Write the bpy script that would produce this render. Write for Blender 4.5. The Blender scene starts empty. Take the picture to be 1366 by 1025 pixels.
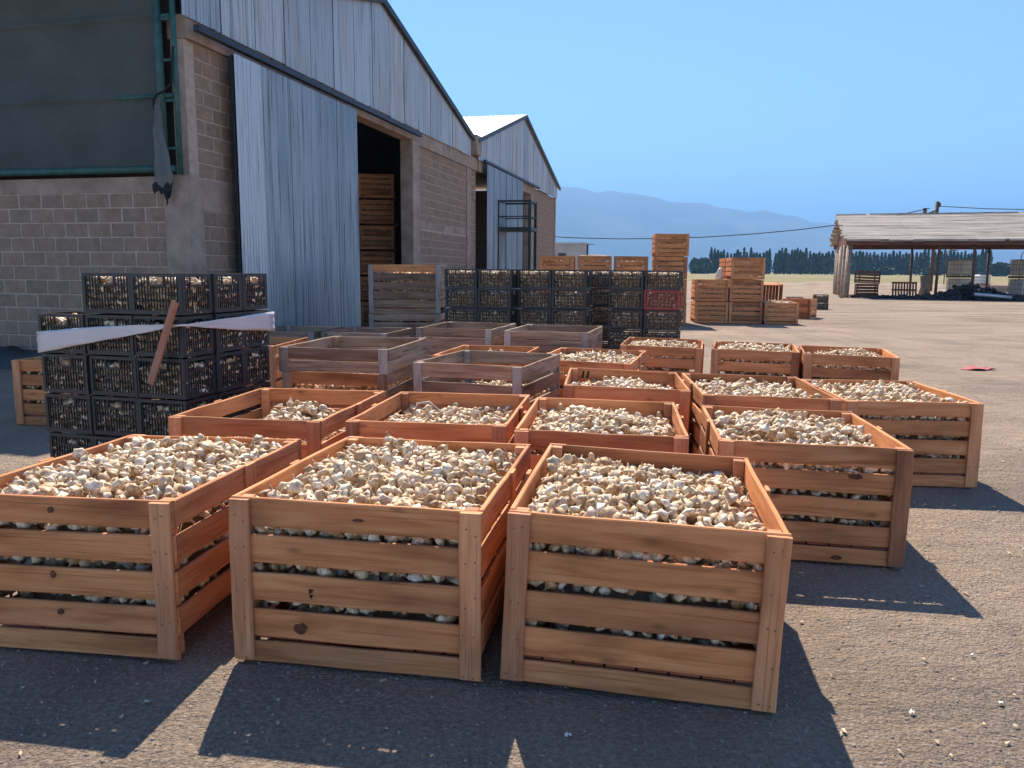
import bpy, bmesh, math, random
import numpy as np
from mathutils import Matrix, Vector, Euler
random.seed(7); rng = np.random.default_rng(7)
R = math.radians
scene = bpy.context.scene
COL = scene.collection

# ------------------------------------------------------------------ camera
CAMH = 1.411
cam = bpy.data.objects.new('camera', bpy.data.cameras.new('camera'))
COL.objects.link(cam)
cam.data.sensor_width = 36.0
cam.data.lens = 36.0 * 1048.47 / 1366.0
cam.data.clip_start = 0.05; cam.data.clip_end = 60000
cam.matrix_world = Matrix.Translation((0, 0, CAMH)) @ Matrix.Rotation(R(90 - 8.25), 4, 'X') @ Matrix.Rotation(R(0.434), 4, 'Z')
scene.camera = cam

# ------------------------------------------------------------------ sky and sun
SUN_EL, SUN_AZ = R(48.0), R(-8.0)          # azimuth measured from +Y towards +X
world = bpy.data.worlds.new('World'); scene.world = world; world.use_nodes = True
wn = world.node_tree.nodes; wl = world.node_tree.links
sky = wn.new('ShaderNodeTexSky'); sky.sky_type = 'NISHITA'; sky.sun_disc = False
sky.sun_elevation = SUN_EL; sky.sun_rotation = SUN_AZ
sky.altitude = 1500; sky.air_density = 1.0; sky.dust_density = 0.0; sky.ozone_density = 6.0
wn['Background'].inputs['Strength'].default_value = 0.10
wl.new(sky.outputs[0], wn['Background'].inputs['Color'])
sd = bpy.data.lights.new('sun', 'SUN'); sd.energy = 5.0; sd.angle = R(0.53); sd.color = (1.0, 0.90, 0.75)
sun = bpy.data.objects.new('sun', sd); COL.objects.link(sun)
sdir = Vector((math.sin(SUN_AZ) * math.cos(SUN_EL), math.cos(SUN_AZ) * math.cos(SUN_EL), math.sin(SUN_EL)))
sun.rotation_euler = sdir.to_track_quat('Z', 'Y').to_euler()
vs = scene.view_settings
vs.view_transform = 'Standard'; vs.look = 'None'; vs.exposure = 1.12; vs.gamma = 1.0
scene.cycles.use_denoising = True
scene.cycles.max_bounces = 6; scene.cycles.diffuse_bounces = 3; scene.cycles.glossy_bounces = 2
scene.cycles.transparent_max_bounces = 6; scene.cycles.volume_bounces = 0; scene.cycles.caustics_reflective = False
scene.cycles.caustics_refractive = False

# ------------------------------------------------------------------ materials
def mat(name, rough=0.8, metal=0.0, spec=0.3):
    m = bpy.data.materials.new(name); m.use_nodes = True
    nt = m.node_tree; b = nt.nodes['Principled BSDF']
    b.inputs['Roughness'].default_value = rough; b.inputs['Metallic'].default_value = metal
    b.inputs['Specular IOR Level'].default_value = spec
    return m, nt, b
def N(nt, t, **kw):
    n = nt.nodes.new(t)
    for k, v in kw.items():
        if k.startswith('i_'): n.inputs[k[2:].replace('_', ' ')].default_value = v
        else: setattr(n, k, v)
    return n
def ramp(nt, fac, stops):
    r = nt.nodes.new('ShaderNodeValToRGB'); e = r.color_ramp.elements
    while len(e) < len(stops): e.new(0.5)
    for i, (p, c) in enumerate(stops):
        e[i].position = p; e[i].color = (*c, 1) if len(c) == 3 else c
    nt.links.new(fac, r.inputs[0]); return r
def mixc(nt, fac, a, b, blend='MIX'):
    m = nt.nodes.new('ShaderNodeMix'); m.data_type = 'RGBA'; m.blend_type = blend
    for sock, v in ((m.inputs[0], fac), (m.inputs[6], a), (m.inputs[7], b)):
        if isinstance(v, (int, float)): sock.default_value = v
        elif isinstance(v, tuple): sock.default_value = (*v, 1)
        else: nt.links.new(v, sock)
    return m.outputs[2]
def mapped(nt, scale, randomise=True, src='Object'):
    tc = nt.nodes.new('ShaderNodeTexCoord'); mp = nt.nodes.new('ShaderNodeMapping')
    mp.inputs['Scale'].default_value = scale
    nt.links.new(tc.outputs[src], mp.inputs[0])
    if randomise:
        oi = nt.nodes.new('ShaderNodeObjectInfo'); mu = nt.nodes.new('ShaderNodeVectorMath'); mu.operation = 'SCALE'
        cb = nt.nodes.new('ShaderNodeCombineXYZ')
        for i in range(3): nt.links.new(oi.outputs['Random'], cb.inputs[i])
        mu.inputs['Scale'].default_value = 57.0
        nt.links.new(cb.outputs[0], mu.inputs[0]); nt.links.new(mu.outputs[0], mp.inputs['Location'])
    return mp.outputs[0]
def bump(nt, b, h, strength, dist):
    bp = nt.nodes.new('ShaderNodeBump'); bp.inputs['Strength'].default_value = strength; bp.inputs['Distance'].default_value = dist
    nt.links.new(h, bp.inputs['Height']); nt.links.new(bp.outputs[0], b.inputs['Normal'])

def wood(name, dark, mid, light, rough=0.75, knots=0.5, weather=None):
    m, nt, b = mat(name, rough, 0, 0.25)
    v = mapped(nt, (2.2, 26, 26))
    n1 = N(nt, 'ShaderNodeTexNoise', i_Scale=1.0, i_Detail=5.0, i_Roughness=0.62, i_Distortion=0.6); nt.links.new(v, n1.inputs['Vector'])
    r1 = ramp(nt, n1.outputs[0], [(0.28, dark), (0.5, mid), (0.74, light)])
    v2 = mapped(nt, (1.1, 3.5, 3.5))
    n2 = N(nt, 'ShaderNodeTexNoise', i_Scale=1.6, i_Detail=3.0); nt.links.new(v2, n2.inputs['Vector'])
    r2 = ramp(nt, n2.outputs[0], [(0.30, (0.40, 0.34, 0.32)), (0.42, (0.78, 0.74, 0.72)), (0.58, (1, 1, 1))])
    c = mixc(nt, 0.75, r1.outputs[0], r2.outputs[0], 'MULTIPLY')
    # board to board tint
    oi = nt.nodes.new('ShaderNodeObjectInfo')
    rt = ramp(nt, oi.outputs['Random'], [(0.0, (0.66, 0.62, 0.62)), (0.4, (0.98, 0.96, 0.93)), (0.75, (1.05, 1.05, 1.05)), (1.0, (1.2, 1.1, 1.0))])
    c = mixc(nt, 1.0, c, rt.outputs[0], 'MULTIPLY')
    v3 = mapped(nt, (3.0, 8.0, 8.0))
    vo = N(nt, 'ShaderNodeTexVoronoi', i_Scale=1.0, i_Randomness=1.0); nt.links.new(v3, vo.inputs['Vector'])
    kr = ramp(nt, vo.outputs['Distance'], [(0.05, (1, 1, 1)), (0.13, (0, 0, 0))])
    km = nt.nodes.new('ShaderNodeMath'); km.operation = 'MULTIPLY'; km.inputs[1].default_value = knots
    nt.links.new(kr.outputs[0], km.inputs[0])
    c = mixc(nt, km.outputs[0], c, tuple(x * 0.35 for x in dark))
    v5 = mapped(nt, (1.4, 150, 150)); n5 = N(nt, 'ShaderNodeTexNoise', i_Scale=1.0, i_Detail=4.0, i_Roughness=0.6, i_Distortion=0.4); nt.links.new(v5, n5.inputs['Vector'])
    r5 = ramp(nt, n5.outputs[0], [(0.33, (0.42, 0.36, 0.32)), (0.42, (1, 1, 1))])
    c = mixc(nt, 0.5, c, r5.outputs[0], 'MULTIPLY')
    nt.links.new(c, b.inputs['Base Color'])
    v4 = mapped(nt, (9, 120, 120))
    n4 = N(nt, 'ShaderNodeTexNoise', i_Scale=1.0, i_Detail=3.0); nt.links.new(v4, n4.inputs['Vector'])
    bump(nt, b, n4.outputs[0], 0.35, 0.003)
    return m
M = {}
M['wood'] = wood('orange_wood', (0.43, 0.155, 0.058), (0.66, 0.275, 0.112), (0.75, 0.36, 0.17))
M['wood_pale'] = wood('pale_wood', (0.47, 0.20, 0.092), (0.66, 0.30, 0.148), (0.74, 0.385, 0.21), knots=0.3)
M['floor_wood'] = wood('floor_wood', (0.2, 0.06, 0.035), (0.36, 0.115, 0.06), (0.46, 0.17, 0.09))
M['grey_wood'] = wood('grey_wood', (0.20, 0.12, 0.078), (0.38, 0.26, 0.18), (0.50, 0.37, 0.275), 0.85)
M['bleached'] = wood('bleached_wood', (0.27, 0.25, 0.23), (0.42, 0.39, 0.36), (0.52, 0.49, 0.46), 0.8, 0.2)
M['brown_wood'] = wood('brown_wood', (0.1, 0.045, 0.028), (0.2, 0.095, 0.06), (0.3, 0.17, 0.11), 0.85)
M['cane'] = wood('cane_thatch', (0.24, 0.19, 0.15), (0.42, 0.35, 0.29), (0.55, 0.48, 0.41), 0.9, 0.1)
m, nt, b = mat('thatch', 0.95, 0, 0.1); M['thatch'] = m
v = mapped(nt, (.22, 5.0, 5.0), False); n1 = N(nt, 'ShaderNodeTexNoise', i_Scale=1.0, i_Detail=8.0, i_Roughness=0.75, i_Distortion=0.5); nt.links.new(v, n1.inputs['Vector'])
r1 = ramp(nt, n1.outputs[0], [(0.36, (0.15, 0.12, 0.10)), (0.48, (0.40, 0.34, 0.29)), (0.66, (0.58, 0.51, 0.44))]); nt.links.new(r1.outputs[0], b.inputs['Base Color'])
M['stick'] = wood('stick_wood', (0.25, 0.11, 0.07), (0.4, 0.2, 0.13), (0.48, 0.27, 0.18), 0.8, 0.2)

def plain(name, col, rough=0.7, metal=0.0, spec=0.3, var=0.25, scale=6.0, bmp=0.0):
    m, nt, b = mat(name, rough, metal, spec)
    v = mapped(nt, (scale,) * 3)
    n1 = N(nt, 'ShaderNodeTexNoise', i_Scale=1.0, i_Detail=6.0, i_Roughness=0.65); nt.links.new(v, n1.inputs['Vector'])
    r1 = ramp(nt, n1.outputs[0], [(0.3, tuple(x * (1 - var) for x in col)), (0.7, tuple(min(1, x * (1 + var)) for x in col))])
    nt.links.new(r1.outputs[0], b.inputs['Base Color'])
    if bmp: bump(nt, b, n1.outputs[0], 0.6, bmp)
    return m
M['nail'] = plain('nail_steel', (0.16, 0.12, 0.1), 0.5, 0.6)
M['knot'] = plain('knot', (0.12, 0.045, 0.025), 0.8, scale=40, var=0.5)
M['stamp'] = plain('branding', (0.02, 0.012, 0.01), 0.9)
M['plastic'] = plain('black_plastic', (0.026, 0.026, 0.029), 0.42, 0, 0.5, 0.3, 20)
M['plastic_red'] = plain('red_plastic', (0.33, 0.035, 0.03), 0.45, 0, 0.5, 0.3, 20)
M['concrete'] = plain('concrete', (0.36, 0.275, 0.215), 0.9, 0, 0.2, 0.3, 3.0, 0.01)
M['mortar'] = plain('mortar', (0.46, 0.365, 0.29), 0.95, 0, 0.2, 0.2, 9.0, 0.006)
M['dark_steel'] = plain('dark_steel', (0.035, 0.04, 0.05), 0.5, 0.3, 0.4)
M['green_paint'] = plain('green_paint', (0.035, 0.105, 0.095), 0.55, 0, 0.4, 0.35, 8)
M['green_dark'] = plain('dark_green_paint', (0.03, 0.05, 0.042), 0.5, 0.2, 0.4, 0.3)
M['roof_white'] = plain('zinc_roof', (0.74, 0.74, 0.73), 0.45, 0.0, 0.5, 0.1, 2)
M['white_film'] = plain('white_film', (0.60, 0.57, 0.58), 0.35, 0, 0.5, 0.06, 3)
M['white_plastic'] = plain('white_plastic', (0.70, 0.68, 0.62), 0.45, 0, 0.5, 0.15, 3)
M['red_cloth'] = plain('red_cloth', (0.46, 0.13, 0.13), 0.85, 0, 0.2, 0.25, 14)
M['tarp'] = plain('black_tarp', (0.022, 0.024, 0.028), 0.5, 0, 0.4, 0.4, 5)
M['pebble'] = plain('pebbles', (0.27, 0.225, 0.19), 0.95, 0, 0.05, 0.45, 31)
M['shade_wall'] = plain('shade_toned_wall', (0.10, 0.09, 0.082), 0.95, 0, 0.2, 0.3, 1.2)  # barn's inner walls: interior shade put into a dark base tone
M['render'] = plain('cement_render', (0.45, 0.43, 0.39), 0.9, 0, 0.2, 0.2, 0.8)
M['bark'] = plain('bark', (0.30, 0.27, 0.22), 0.9, 0, 0.2)
M['rope'] = plain('black_rope', (0.02, 0.022, 0.025), 0.8)
M['rust'] = plain('rusty_steel', (0.13, 0.085, 0.06), 0.8, 0.2)
M['debris'] = plain('burnt_debris', (0.05, 0.048, 0.05), 0.9, 0, 0.2, 0.6, 3)

def leafmat(name, a, b_):
    m, nt, b = mat(name, 0.7, 0, 0.25)
    oi = nt.nodes.new('ShaderNodeObjectInfo')
    v = mapped(nt, (0.7,) * 3)
    n1 = N(nt, 'ShaderNodeTexNoise', i_Scale=1.0, i_Detail=3.0); nt.links.new(v, n1.inputs['Vector'])
    r = ramp(nt, n1.outputs[0], [(0.35, a), (0.65, b_)]); nt.links.new(r.outputs[0], b.inputs['Base Color'])
    return m
M['poplar'] = leafmat('poplar_leaves', (0.035, 0.062, 0.026), (0.07, 0.105, 0.045))
M['bush'] = leafmat('bush_leaves', (0.05, 0.08, 0.03), (0.09, 0.13, 0.05))

# concrete blocks: every block keeps its own tone
m, nt, b = mat('concrete_block', 0.95, 0, 0.2); M['block'] = m
v = mapped(nt, (7,) * 3); n1 = N(nt, 'ShaderNodeTexNoise', i_Scale=1.0, i_Detail=8.0, i_Roughness=0.75); nt.links.new(v, n1.inputs['Vector'])
r1 = ramp(nt, n1.outputs[0], [(0.3, (0.23, 0.162, 0.118)), (0.7, (0.37, 0.275, 0.205))])
oi = nt.nodes.new('ShaderNodeObjectInfo'); r2 = ramp(nt, oi.outputs['Random'], [(0, (0.88, 0.88, 0.89)), (0.5, (1, 0.98, 0.96)), (1, (1.1, 1.04, 1.0))])
nt.links.new(mixc(nt, 1.0, r1.outputs[0], r2.outputs[0], 'MULTIPLY'), b.inputs['Base Color'])
v2 = mapped(nt, (90,) * 3); n2 = N(nt, 'ShaderNodeTexNoise', i_Scale=1.0, i_Detail=4.0); nt.links.new(v2, n2.inputs['Vector']); bump(nt, b, n2.outputs[0], 0.5, 0.006)

# corrugated galvanised sheet with streaks
def zinc(name, tint, blotch, metal=0.55, rough=0.45):
    m, nt, b = mat(name, rough, metal, 0.5)
    v = mapped(nt, (34, 3, 0.5)); n1 = N(nt, 'ShaderNodeTexNoise', i_Scale=1.0, i_Detail=7.0, i_Roughness=0.7); nt.links.new(v, n1.inputs['Vector'])
    r1 = ramp(nt, n1.outputs[0], [(0.33, tuple(x * 0.32 for x in tint)), (0.47, tint), (0.62, tint), (0.78, tuple(min(1, x * 1.35) for x in tint))])
    oi = nt.nodes.new('ShaderNodeObjectInfo'); r2 = ramp(nt, oi.outputs['Random'], [(0, (0.82, 0.84, 0.86)), (0.6, (1, 1, 1)), (1, (1.1, 1.03, 0.98))])
    c = mixc(nt, 1.0, r1.outputs[0], r2.outputs[0], 'MULTIPLY')
    v3 = mapped(nt, (2.2, 2, 0.35)); n3 = N(nt, 'ShaderNodeTexNoise', i_Scale=1.0, i_Detail=4.0); nt.links.new(v3, n3.inputs['Vector'])
    r3 = ramp(nt, n3.outputs[0], [(0.52, (0, 0, 0)), (0.68, (1, 1, 1))])
    mm = nt.nodes.new('ShaderNodeMath'); mm.operation = 'MULTIPLY'; mm.inputs[1].default_value = 0.6; nt.links.new(r3.outputs[0], mm.inputs[0])
    c = mixc(nt, mm.outputs[0], c, blotch)
    nt.links.new(c, b.inputs['Base Color'])
    rr = ramp(nt, n1.outputs[0], [(0.3, (0.62,) * 3), (0.7, (0.38,) * 3)]); nt.links.new(rr.outputs[0], b.inputs['Roughness'])
    return m
M['zinc'] = zinc('weathered_zinc', (0.50, 0.52, 0.53), (0.44, 0.37, 0.32), 0.6)
M['zinc_door'] = zinc('door_zinc', (0.34, 0.40, 0.44), (0.17, 0.235, 0.28), 0.62)
M['zinc_new'] = zinc('newer_zinc', (0.58, 0.60, 0.62), (0.52, 0.54, 0.56), 0.65)

# shade net
m, nt, b = mat('shade_net', 0.9, 0, 0.1); M['net'] = m
v = mapped(nt, (1.1, 1.1, 1.6), False); n1 = N(nt, 'ShaderNodeTexNoise', i_Scale=1.0, i_Detail=5.0); nt.links.new(v, n1.inputs['Vector'])
r1 = ramp(nt, n1.outputs[0], [(0.3, (0.075, 0.088, 0.08)), (0.7, (0.105, 0.118, 0.108))])
v2 = mapped(nt, (260, 260, 260), False); ck = N(nt, 'ShaderNodeTexNoise', i_Scale=1.0, i_Detail=1.0); nt.links.new(v2, ck.inputs['Vector'])
r2 = ramp(nt, ck.outputs[0], [(0.35, (0.6, 0.6, 0.6)), (0.6, (1.15, 1.15, 1.15))])
nt.links.new(mixc(nt, 1.0, r1.outputs[0], r2.outputs[0], 'MULTIPLY'), b.inputs['Base Color'])
m, nt, b = mat('torn_net', 0.9, 0, 0.1); M['net_torn'] = m
b.inputs['Base Color'].default_value = (0.16, 0.18, 0.18, 1); b.inputs['Alpha'].default_value = 0.8

# garlic: rnd (per bulb) and part (0 body, 1 neck or root) are stored on the mesh
m, nt, b = mat('garlic_skin', 0.55, 0, 0.35); M['garlic'] = m
at = N(nt, 'ShaderNodeAttribute', attribute_name='rnd'); ap = N(nt, 'ShaderNodeAttribute', attribute_name='part'); oi = nt.nodes.new('ShaderNodeObjectInfo')
ad = nt.nodes.new('ShaderNodeMath'); ad.operation = 'ADD'; nt.links.new(at.outputs['Fac'], ad.inputs[0]); nt.links.new(oi.outputs['Random'], ad.inputs[1])
fr = nt.nodes.new('ShaderNodeMath'); fr.operation = 'FRACT'; nt.links.new(ad.outputs[0], fr.inputs[0])
rc = ramp(nt, fr.outputs[0], [(0, (0.44, 0.27, 0.14)), (0.18, (0.66, 0.465, 0.27)), (0.42, (0.79, 0.64, 0.44)), (0.66, (0.84, 0.73, 0.55)), (0.94, (0.87, 0.80, 0.68)), (1, (0.56, 0.38, 0.25))])
v = mapped(nt, (34,) * 3); n1 = N(nt, 'ShaderNodeTexNoise', i_Scale=1.0, i_Detail=4.0, i_Roughness=0.7); nt.links.new(v, n1.inputs['Vector'])
r1 = ramp(nt, n1.outputs[0], [(0.36, (0.44, 0.28, 0.16)), (0.52, (0.95, 0.89, 0.82)), (0.7, (1.05, 1.05, 1.05))])
c = mixc(nt, 1.0, rc.outputs[0], r1.outputs[0], 'MULTIPLY')
c = mixc(nt, ap.outputs['Fac'], c, (0.42, 0.30, 0.17))
nt.links.new(c, b.inputs['Base Color'])
v2 = mapped(nt, (120,) * 3); n2 = N(nt, 'ShaderNodeTexNoise', i_Scale=1.0, i_Detail=3.0); nt.links.new(v2, n2.inputs['Vector']); bump(nt, b, n2.outputs[0], 0.4, 0.003)

# ground: gravel yard, bare dirt further out, dry field beyond
m, nt, b = mat('ground', 0.95, 0, 0.15); M['ground'] = m
tc = nt.nodes.new('ShaderNodeTexCoord'); sx = nt.nodes.new('ShaderNodeSeparateXYZ'); nt.links.new(tc.outputs['Object'], sx.inputs[0])
def gn(scale, detail=5.0, rough=0.6, stretch=None):
    n = N(nt, 'ShaderNodeTexNoise', i_Scale=scale, i_Detail=detail, i_Roughness=rough)
    if stretch:
        mp = nt.nodes.new('ShaderNodeMapping'); mp.inputs['Scale'].default_value = stretch; nt.links.new(tc.outputs['Object'], mp.inputs[0]); nt.links.new(mp.outputs[0], n.inputs['Vector'])
    else: nt.links.new(tc.outputs['Object'], n.inputs['Vector'])
    return n.outputs[0]
g1 = ramp(nt, gn(48, 9, 0.85), [(0.30, (0.11, 0.082, 0.063)), (0.5, (0.38, 0.295, 0.23)), (0.68, (0.74, 0.61, 0.49))])
g2 = ramp(nt, gn(0.7, 5, 0.6), [(0.32, (0.72, 0.72, 0.73)), (0.68, (1.18, 1.12, 1.05))])
gravel = mixc(nt, 1.0, g1.outputs[0], g2.outputs[0], 'MULTIPLY')
g4 = ramp(nt, gn(0.35, 6, 0.65), [(0.45, (0, 0, 0)), (0.66, (1, 1, 1))])
mm = nt.nodes.new('ShaderNodeMath'); mm.operation = 'MULTIPLY'; mm.inputs[1].default_value = 0.6; nt.links.new(g4.outputs[0], mm.inputs[0])
gravel = mixc(nt, mm.outputs[0], gravel, (0.38, 0.29, 0.225))
g5 = ramp(nt, gn(1.0, 6, 0.7, (1.9, .22, 1)), [(0.40, (0.70, 0.68, 0.67)), (0.52, (1, 1, 1)), (0.66, (1.2, 1.15, 1.08))])
gravel = mixc(nt, 0.35, gravel, g5.outputs[0], 'MULTIPLY')
d1 = ramp(nt, gn(0.45, 12, 0.8, (0.4, 1.6, 1)), [(0.36, (0.18, 0.125, 0.09)), (0.5, (0.34, 0.255, 0.19)), (0.68, (0.46, 0.365, 0.285))])
f1 = ramp(nt, gn(0.06, 6, 0.65, (0.35, 1.5, 1)), [(0.35, (0.19, 0.165, 0.075)), (0.65, (0.30, 0.25, 0.13))])
def mask(expr_lo, expr_hi, sock, wob, amp):
    w = nt.nodes.new('ShaderNodeMath'); w.operation = 'MULTIPLY_ADD'; w.inputs[1].default_value = amp; nt.links.new(wob, w.inputs[0]); nt.links.new(sock, w.inputs[2])
    mr = nt.nodes.new('ShaderNodeMapRange'); mr.inputs[1].default_value = expr_lo; mr.inputs[2].default_value = expr_hi; nt.links.new(w.outputs[0], mr.inputs[0])
    return mr.outputs[0]
# dirt starts along a slanted line across the yard
sl = nt.nodes.new('ShaderNodeMath'); sl.operation = 'MULTIPLY_ADD'; sl.inputs[1].default_value = 1.1; nt.links.new(sx.outputs[0], sl.inputs[0]); nt.links.new(sx.outputs[1], sl.inputs[2])
k1 = mask(33, 39, sl.outputs[0], gn(0.25, 4), 10.0)
k2 = mask(112, 126, sx.outputs[1], gn(0.03, 4), 26.0)
c = mixc(nt, k1, gravel, d1.outputs[0]); c = mixc(nt, k2, c, f1.outputs[0])
nt.links.new(c, b.inputs['Base Color'])
hb = nt.nodes.new('ShaderNodeMath'); hb.operation = 'MULTIPLY_ADD'; hb.inputs[1].default_value = 0.35
vg = N(nt, 'ShaderNodeTexVoronoi', i_Scale=85.0, i_Randomness=1.0); nt.links.new(tc.outputs['Object'], vg.inputs['Vector'])
nt.links.new(gn(9, 5), hb.inputs[0]); hb.inputs[1].default_value = 1.6
h2 = nt.nodes.new('ShaderNodeMath'); h2.operation = 'MULTIPLY_ADD'; h2.inputs[1].default_value = -0.55; nt.links.new(vg.outputs['Distance'], h2.inputs[0]); nt.links.new(gn(60, 6, 0.8), h2.inputs[2])
nt.links.new(h2.outputs[0], hb.inputs[2])
h3 = nt.nodes.new('ShaderNodeMath'); h3.operation = 'MULTIPLY_ADD'; h3.inputs[1].default_value = 6.0; nt.links.new(gn(1.6, 6, 0.7, (0.7, 1.3, 1)), h3.inputs[0]); nt.links.new(hb.outputs[0], h3.inputs[2])
bump(nt, b, h3.outputs[0], 1.0, 0.021)

m, nt, b = mat('mountain_rock', 0.95, 0, 0.1); M['rock'] = m
v = mapped(nt, (0.002,) * 3, False); n1 = N(nt, 'ShaderNodeTexNoise', i_Scale=1.0, i_Detail=8.0); nt.links.new(v, n1.inputs['Vector'])
r1 = ramp(nt, n1.outputs[0], [(0.35, (0.10, 0.095, 0.08)), (0.65, (0.19, 0.17, 0.14))]); nt.links.new(r1.outputs[0], b.inputs['Base Color'])

# ------------------------------------------------------------------ builders
def link(o, parent=None):
    COL.objects.link(o)
    if parent is not None: o.parent = parent
    return o
def tag(o, label=None, cat=None, group=None, kind=None):
    if label: o['label'] = label
    if cat: o['category'] = cat
    if group: o['group'] = group
    if kind: o['kind'] = kind
    return o
def empty(name, mtx=None):
    o = bpy.data.objects.new(name, None); COL.objects.link(o)
    o.empty_display_size = 0.1
    if mtx is not None: o.matrix_world = mtx
    return o
def ob(name, me, parent=None, loc=(0, 0, 0), rot=(0, 0, 0), material=None):
    o = bpy.data.objects.new(name, me); link(o, parent); o.location = loc; o.rotation_euler = rot
    if material is not None:
        if len(me.materials) == 0: me.materials.append(material)
        elif me.materials[0] != material:
            o.material_slots[0].link = 'OBJECT'; o.material_slots[0].material = material
    return o
def mesh_from(name, verts, faces, smooth=False):
    me = bpy.data.meshes.new(name); me.from_pydata([tuple(v) for v in verts], [], faces); me.update()
    if smooth: me.polygons.foreach_set('use_smooth', [True] * len(me.polygons))
    return me
_cache = {}
def boxm(dx, dy, dz, bev=0.003):
    """bevelled box centred on its own origin, shared by size"""
    k = ('b', round(dx, 4), round(dy, 4), round(dz, 4), bev)
    if k in _cache: return _cache[k].copy() if False else _cache[k]
    bm = bmesh.new(); bmesh.ops.create_cube(bm, size=1.0)
    bmesh.ops.scale(bm, vec=(dx, dy, dz), verts=bm.verts)
    if bev: bmesh.ops.bevel(bm, geom=list(bm.edges), offset=min(bev, dx / 3, dy / 3, dz / 3), segments=1, affect='EDGES')
    me = bpy.data.meshes.new('box'); bm.to_mesh(me); bm.free(); _cache[k] = me
    return me
def box(name, dims, loc, material, parent=None, rot=(0, 0, 0), bev=0.003):
    me = boxm(*dims, bev)
    if len(me.materials) and me.materials[0] != material:
        k = ('b', round(dims[0], 4), round(dims[1], 4), round(dims[2], 4), bev, material.name)
        if k not in _cache:
            _cache[k] = me.copy(); _cache[k].materials.clear()
        me = _cache[k]
    return ob(name, me, parent, loc, rot, material)
def slatm(L, h, t, var):
    """board with slightly wavy, worn edges; long axis x, height z"""
    k = ('s', round(L, 3), round(h, 3), round(t, 3), var)
    if k in _cache: return _cache[k]
    rs = random.Random(hash(k[1:]) & 0xffff); st = 5; vs, fs = [], []
    c = min(0.0035, t * 0.25)
    for i in range(st):
        x = -L / 2 + L * i / (st - 1)
        dz, dy, tp, bt = rs.uniform(-.0022, .0022), rs.uniform(-.002, .002), rs.uniform(-.002, .002), rs.uniform(-.002, .002)
        for (y, z) in ((-t/2, -h/2 + c), (-t/2 + c, -h/2), (t/2 - c, -h/2), (t/2, -h/2 + c), (t/2, h/2 - c), (t/2 - c, h/2), (-t/2 + c, h/2), (-t/2, h/2 - c)):
            vs.append((x, y + dy, z + dz + (tp if z > 0 else bt)))
    for i in range(st - 1):
        for j in range(8):
            a, b_ = i * 8 + j, i * 8 + (j + 1) % 8
            fs.append((a, a + 8, b_ + 8, b_))
    fs.append(tuple(range(8))); fs.append(tuple((st - 1) * 8 + j for j in range(7, -1, -1)))
    me = mesh_from('board', vs, fs); _cache[k] = me
    return me
def board(name, L, h, t, loc, rot, material, parent):
    me = slatm(L, h, t, random.randrange(4))
    if len(me.materials) and me.materials[0] != material:
        k = (me.name, material.name)
        if k not in _cache:
            _cache[k] = me.copy(); _cache[k].materials.clear()
        me = _cache[k]
    return ob(name, me, parent, loc, rot, material)
def tubem(pts, r, seg=6, cap=True, radii=None):
    pts = [Vector(p) for p in pts]; vs, fs = [], []
    for i, p in enumerate(pts):
        tdir = (pts[min(i + 1, len(pts) - 1)] - pts[max(i - 1, 0)]).normalized()
        a = tdir.orthogonal().normalized() if i == 0 else (a - tdir * a.dot(tdir)).normalized()
        bb = tdir.cross(a); rr = radii[i] if radii else r
        for j in range(seg):
            t = 2 * math.pi * j / seg; vs.append(p + (a * math.cos(t) + bb * math.sin(t)) * rr)
    for i in range(len(pts) - 1):
        for j in range(seg):
            fs.append((i * seg + j, i * seg + (j + 1) % seg, (i + 1) * seg + (j + 1) % seg, (i + 1) * seg + j))
    if cap: fs.append(tuple(range(seg - 1, -1, -1))); fs.append(tuple((len(pts) - 1) * seg + j for j in range(seg)))
    return vs, fs
def tube(name, pts, r, material, parent=None, seg=6, smooth=True, radii=None):
    vs, fs = tubem(pts, r, seg, radii=radii); me = mesh_from(name, vs, fs, smooth)
    return ob(name, me, parent, material=material)
class Acc:
    """collects boxes into one mesh"""
    def __init__(s): s.v, s.f = [], []
    def add(s, vs, fs):
        n = len(s.v); s.v += [tuple(v) for v in vs]; s.f += [tuple(i + n for i in f) for f in fs]
    def box(s, x0, x1, y0, y1, z0, z1):
        s.add([(x0, y0, z0), (x1, y0, z0), (x1, y1, z0), (x0, y1, z0), (x0, y0, z1), (x1, y0, z1), (x1, y1, z1), (x0, y1, z1)],
              [(3, 2, 1, 0), (4, 5, 6, 7), (0, 1, 5, 4), (1, 2, 6, 5), (2, 3, 7, 6), (3, 0, 4, 7)])
    def mesh(s, name, smooth=False): return mesh_from(name, s.v, s.f, smooth)

# ------------------------------------------------------------------ ground
def ground_h(x, y):
    far = min(1, max(0, (y - 50) / 25)) * (1 if y < 400 else 0)
    return far * (0.22 * math.sin(x * 0.31 + 1.3 * math.sin(y * 0.17)) * math.sin(y * 0.4 + x * 0.05) + 0.12 * math.sin(x * 0.9 + y * 0.7)) * (1 if y < 110 else 0.25)
def axis(vals):
    out = []
    for (a, b_, n) in vals: out += list(np.linspace(a, b_, n, endpoint=False))
    return out + [vals[-1][1]]
gx = axis([(-20000, -200, 8), (-200, -20, 20), (-20, 90, 70), (90, 300, 20), (300, 20000, 8)])
gy = axis([(-200, -10, 4), (-10, 40, 12), (40, 120, 60), (120, 400, 20), (400, 24000, 10)])
gv = [(x, y, ground_h(x, y)) for y in gy for x in gx]
nx = len(gx)
gf = [(j * nx + i, j * nx + i + 1, (j + 1) * nx + i + 1, (j + 1) * nx + i) for j in range(len(gy) - 1) for i in range(nx - 1)]
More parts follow.
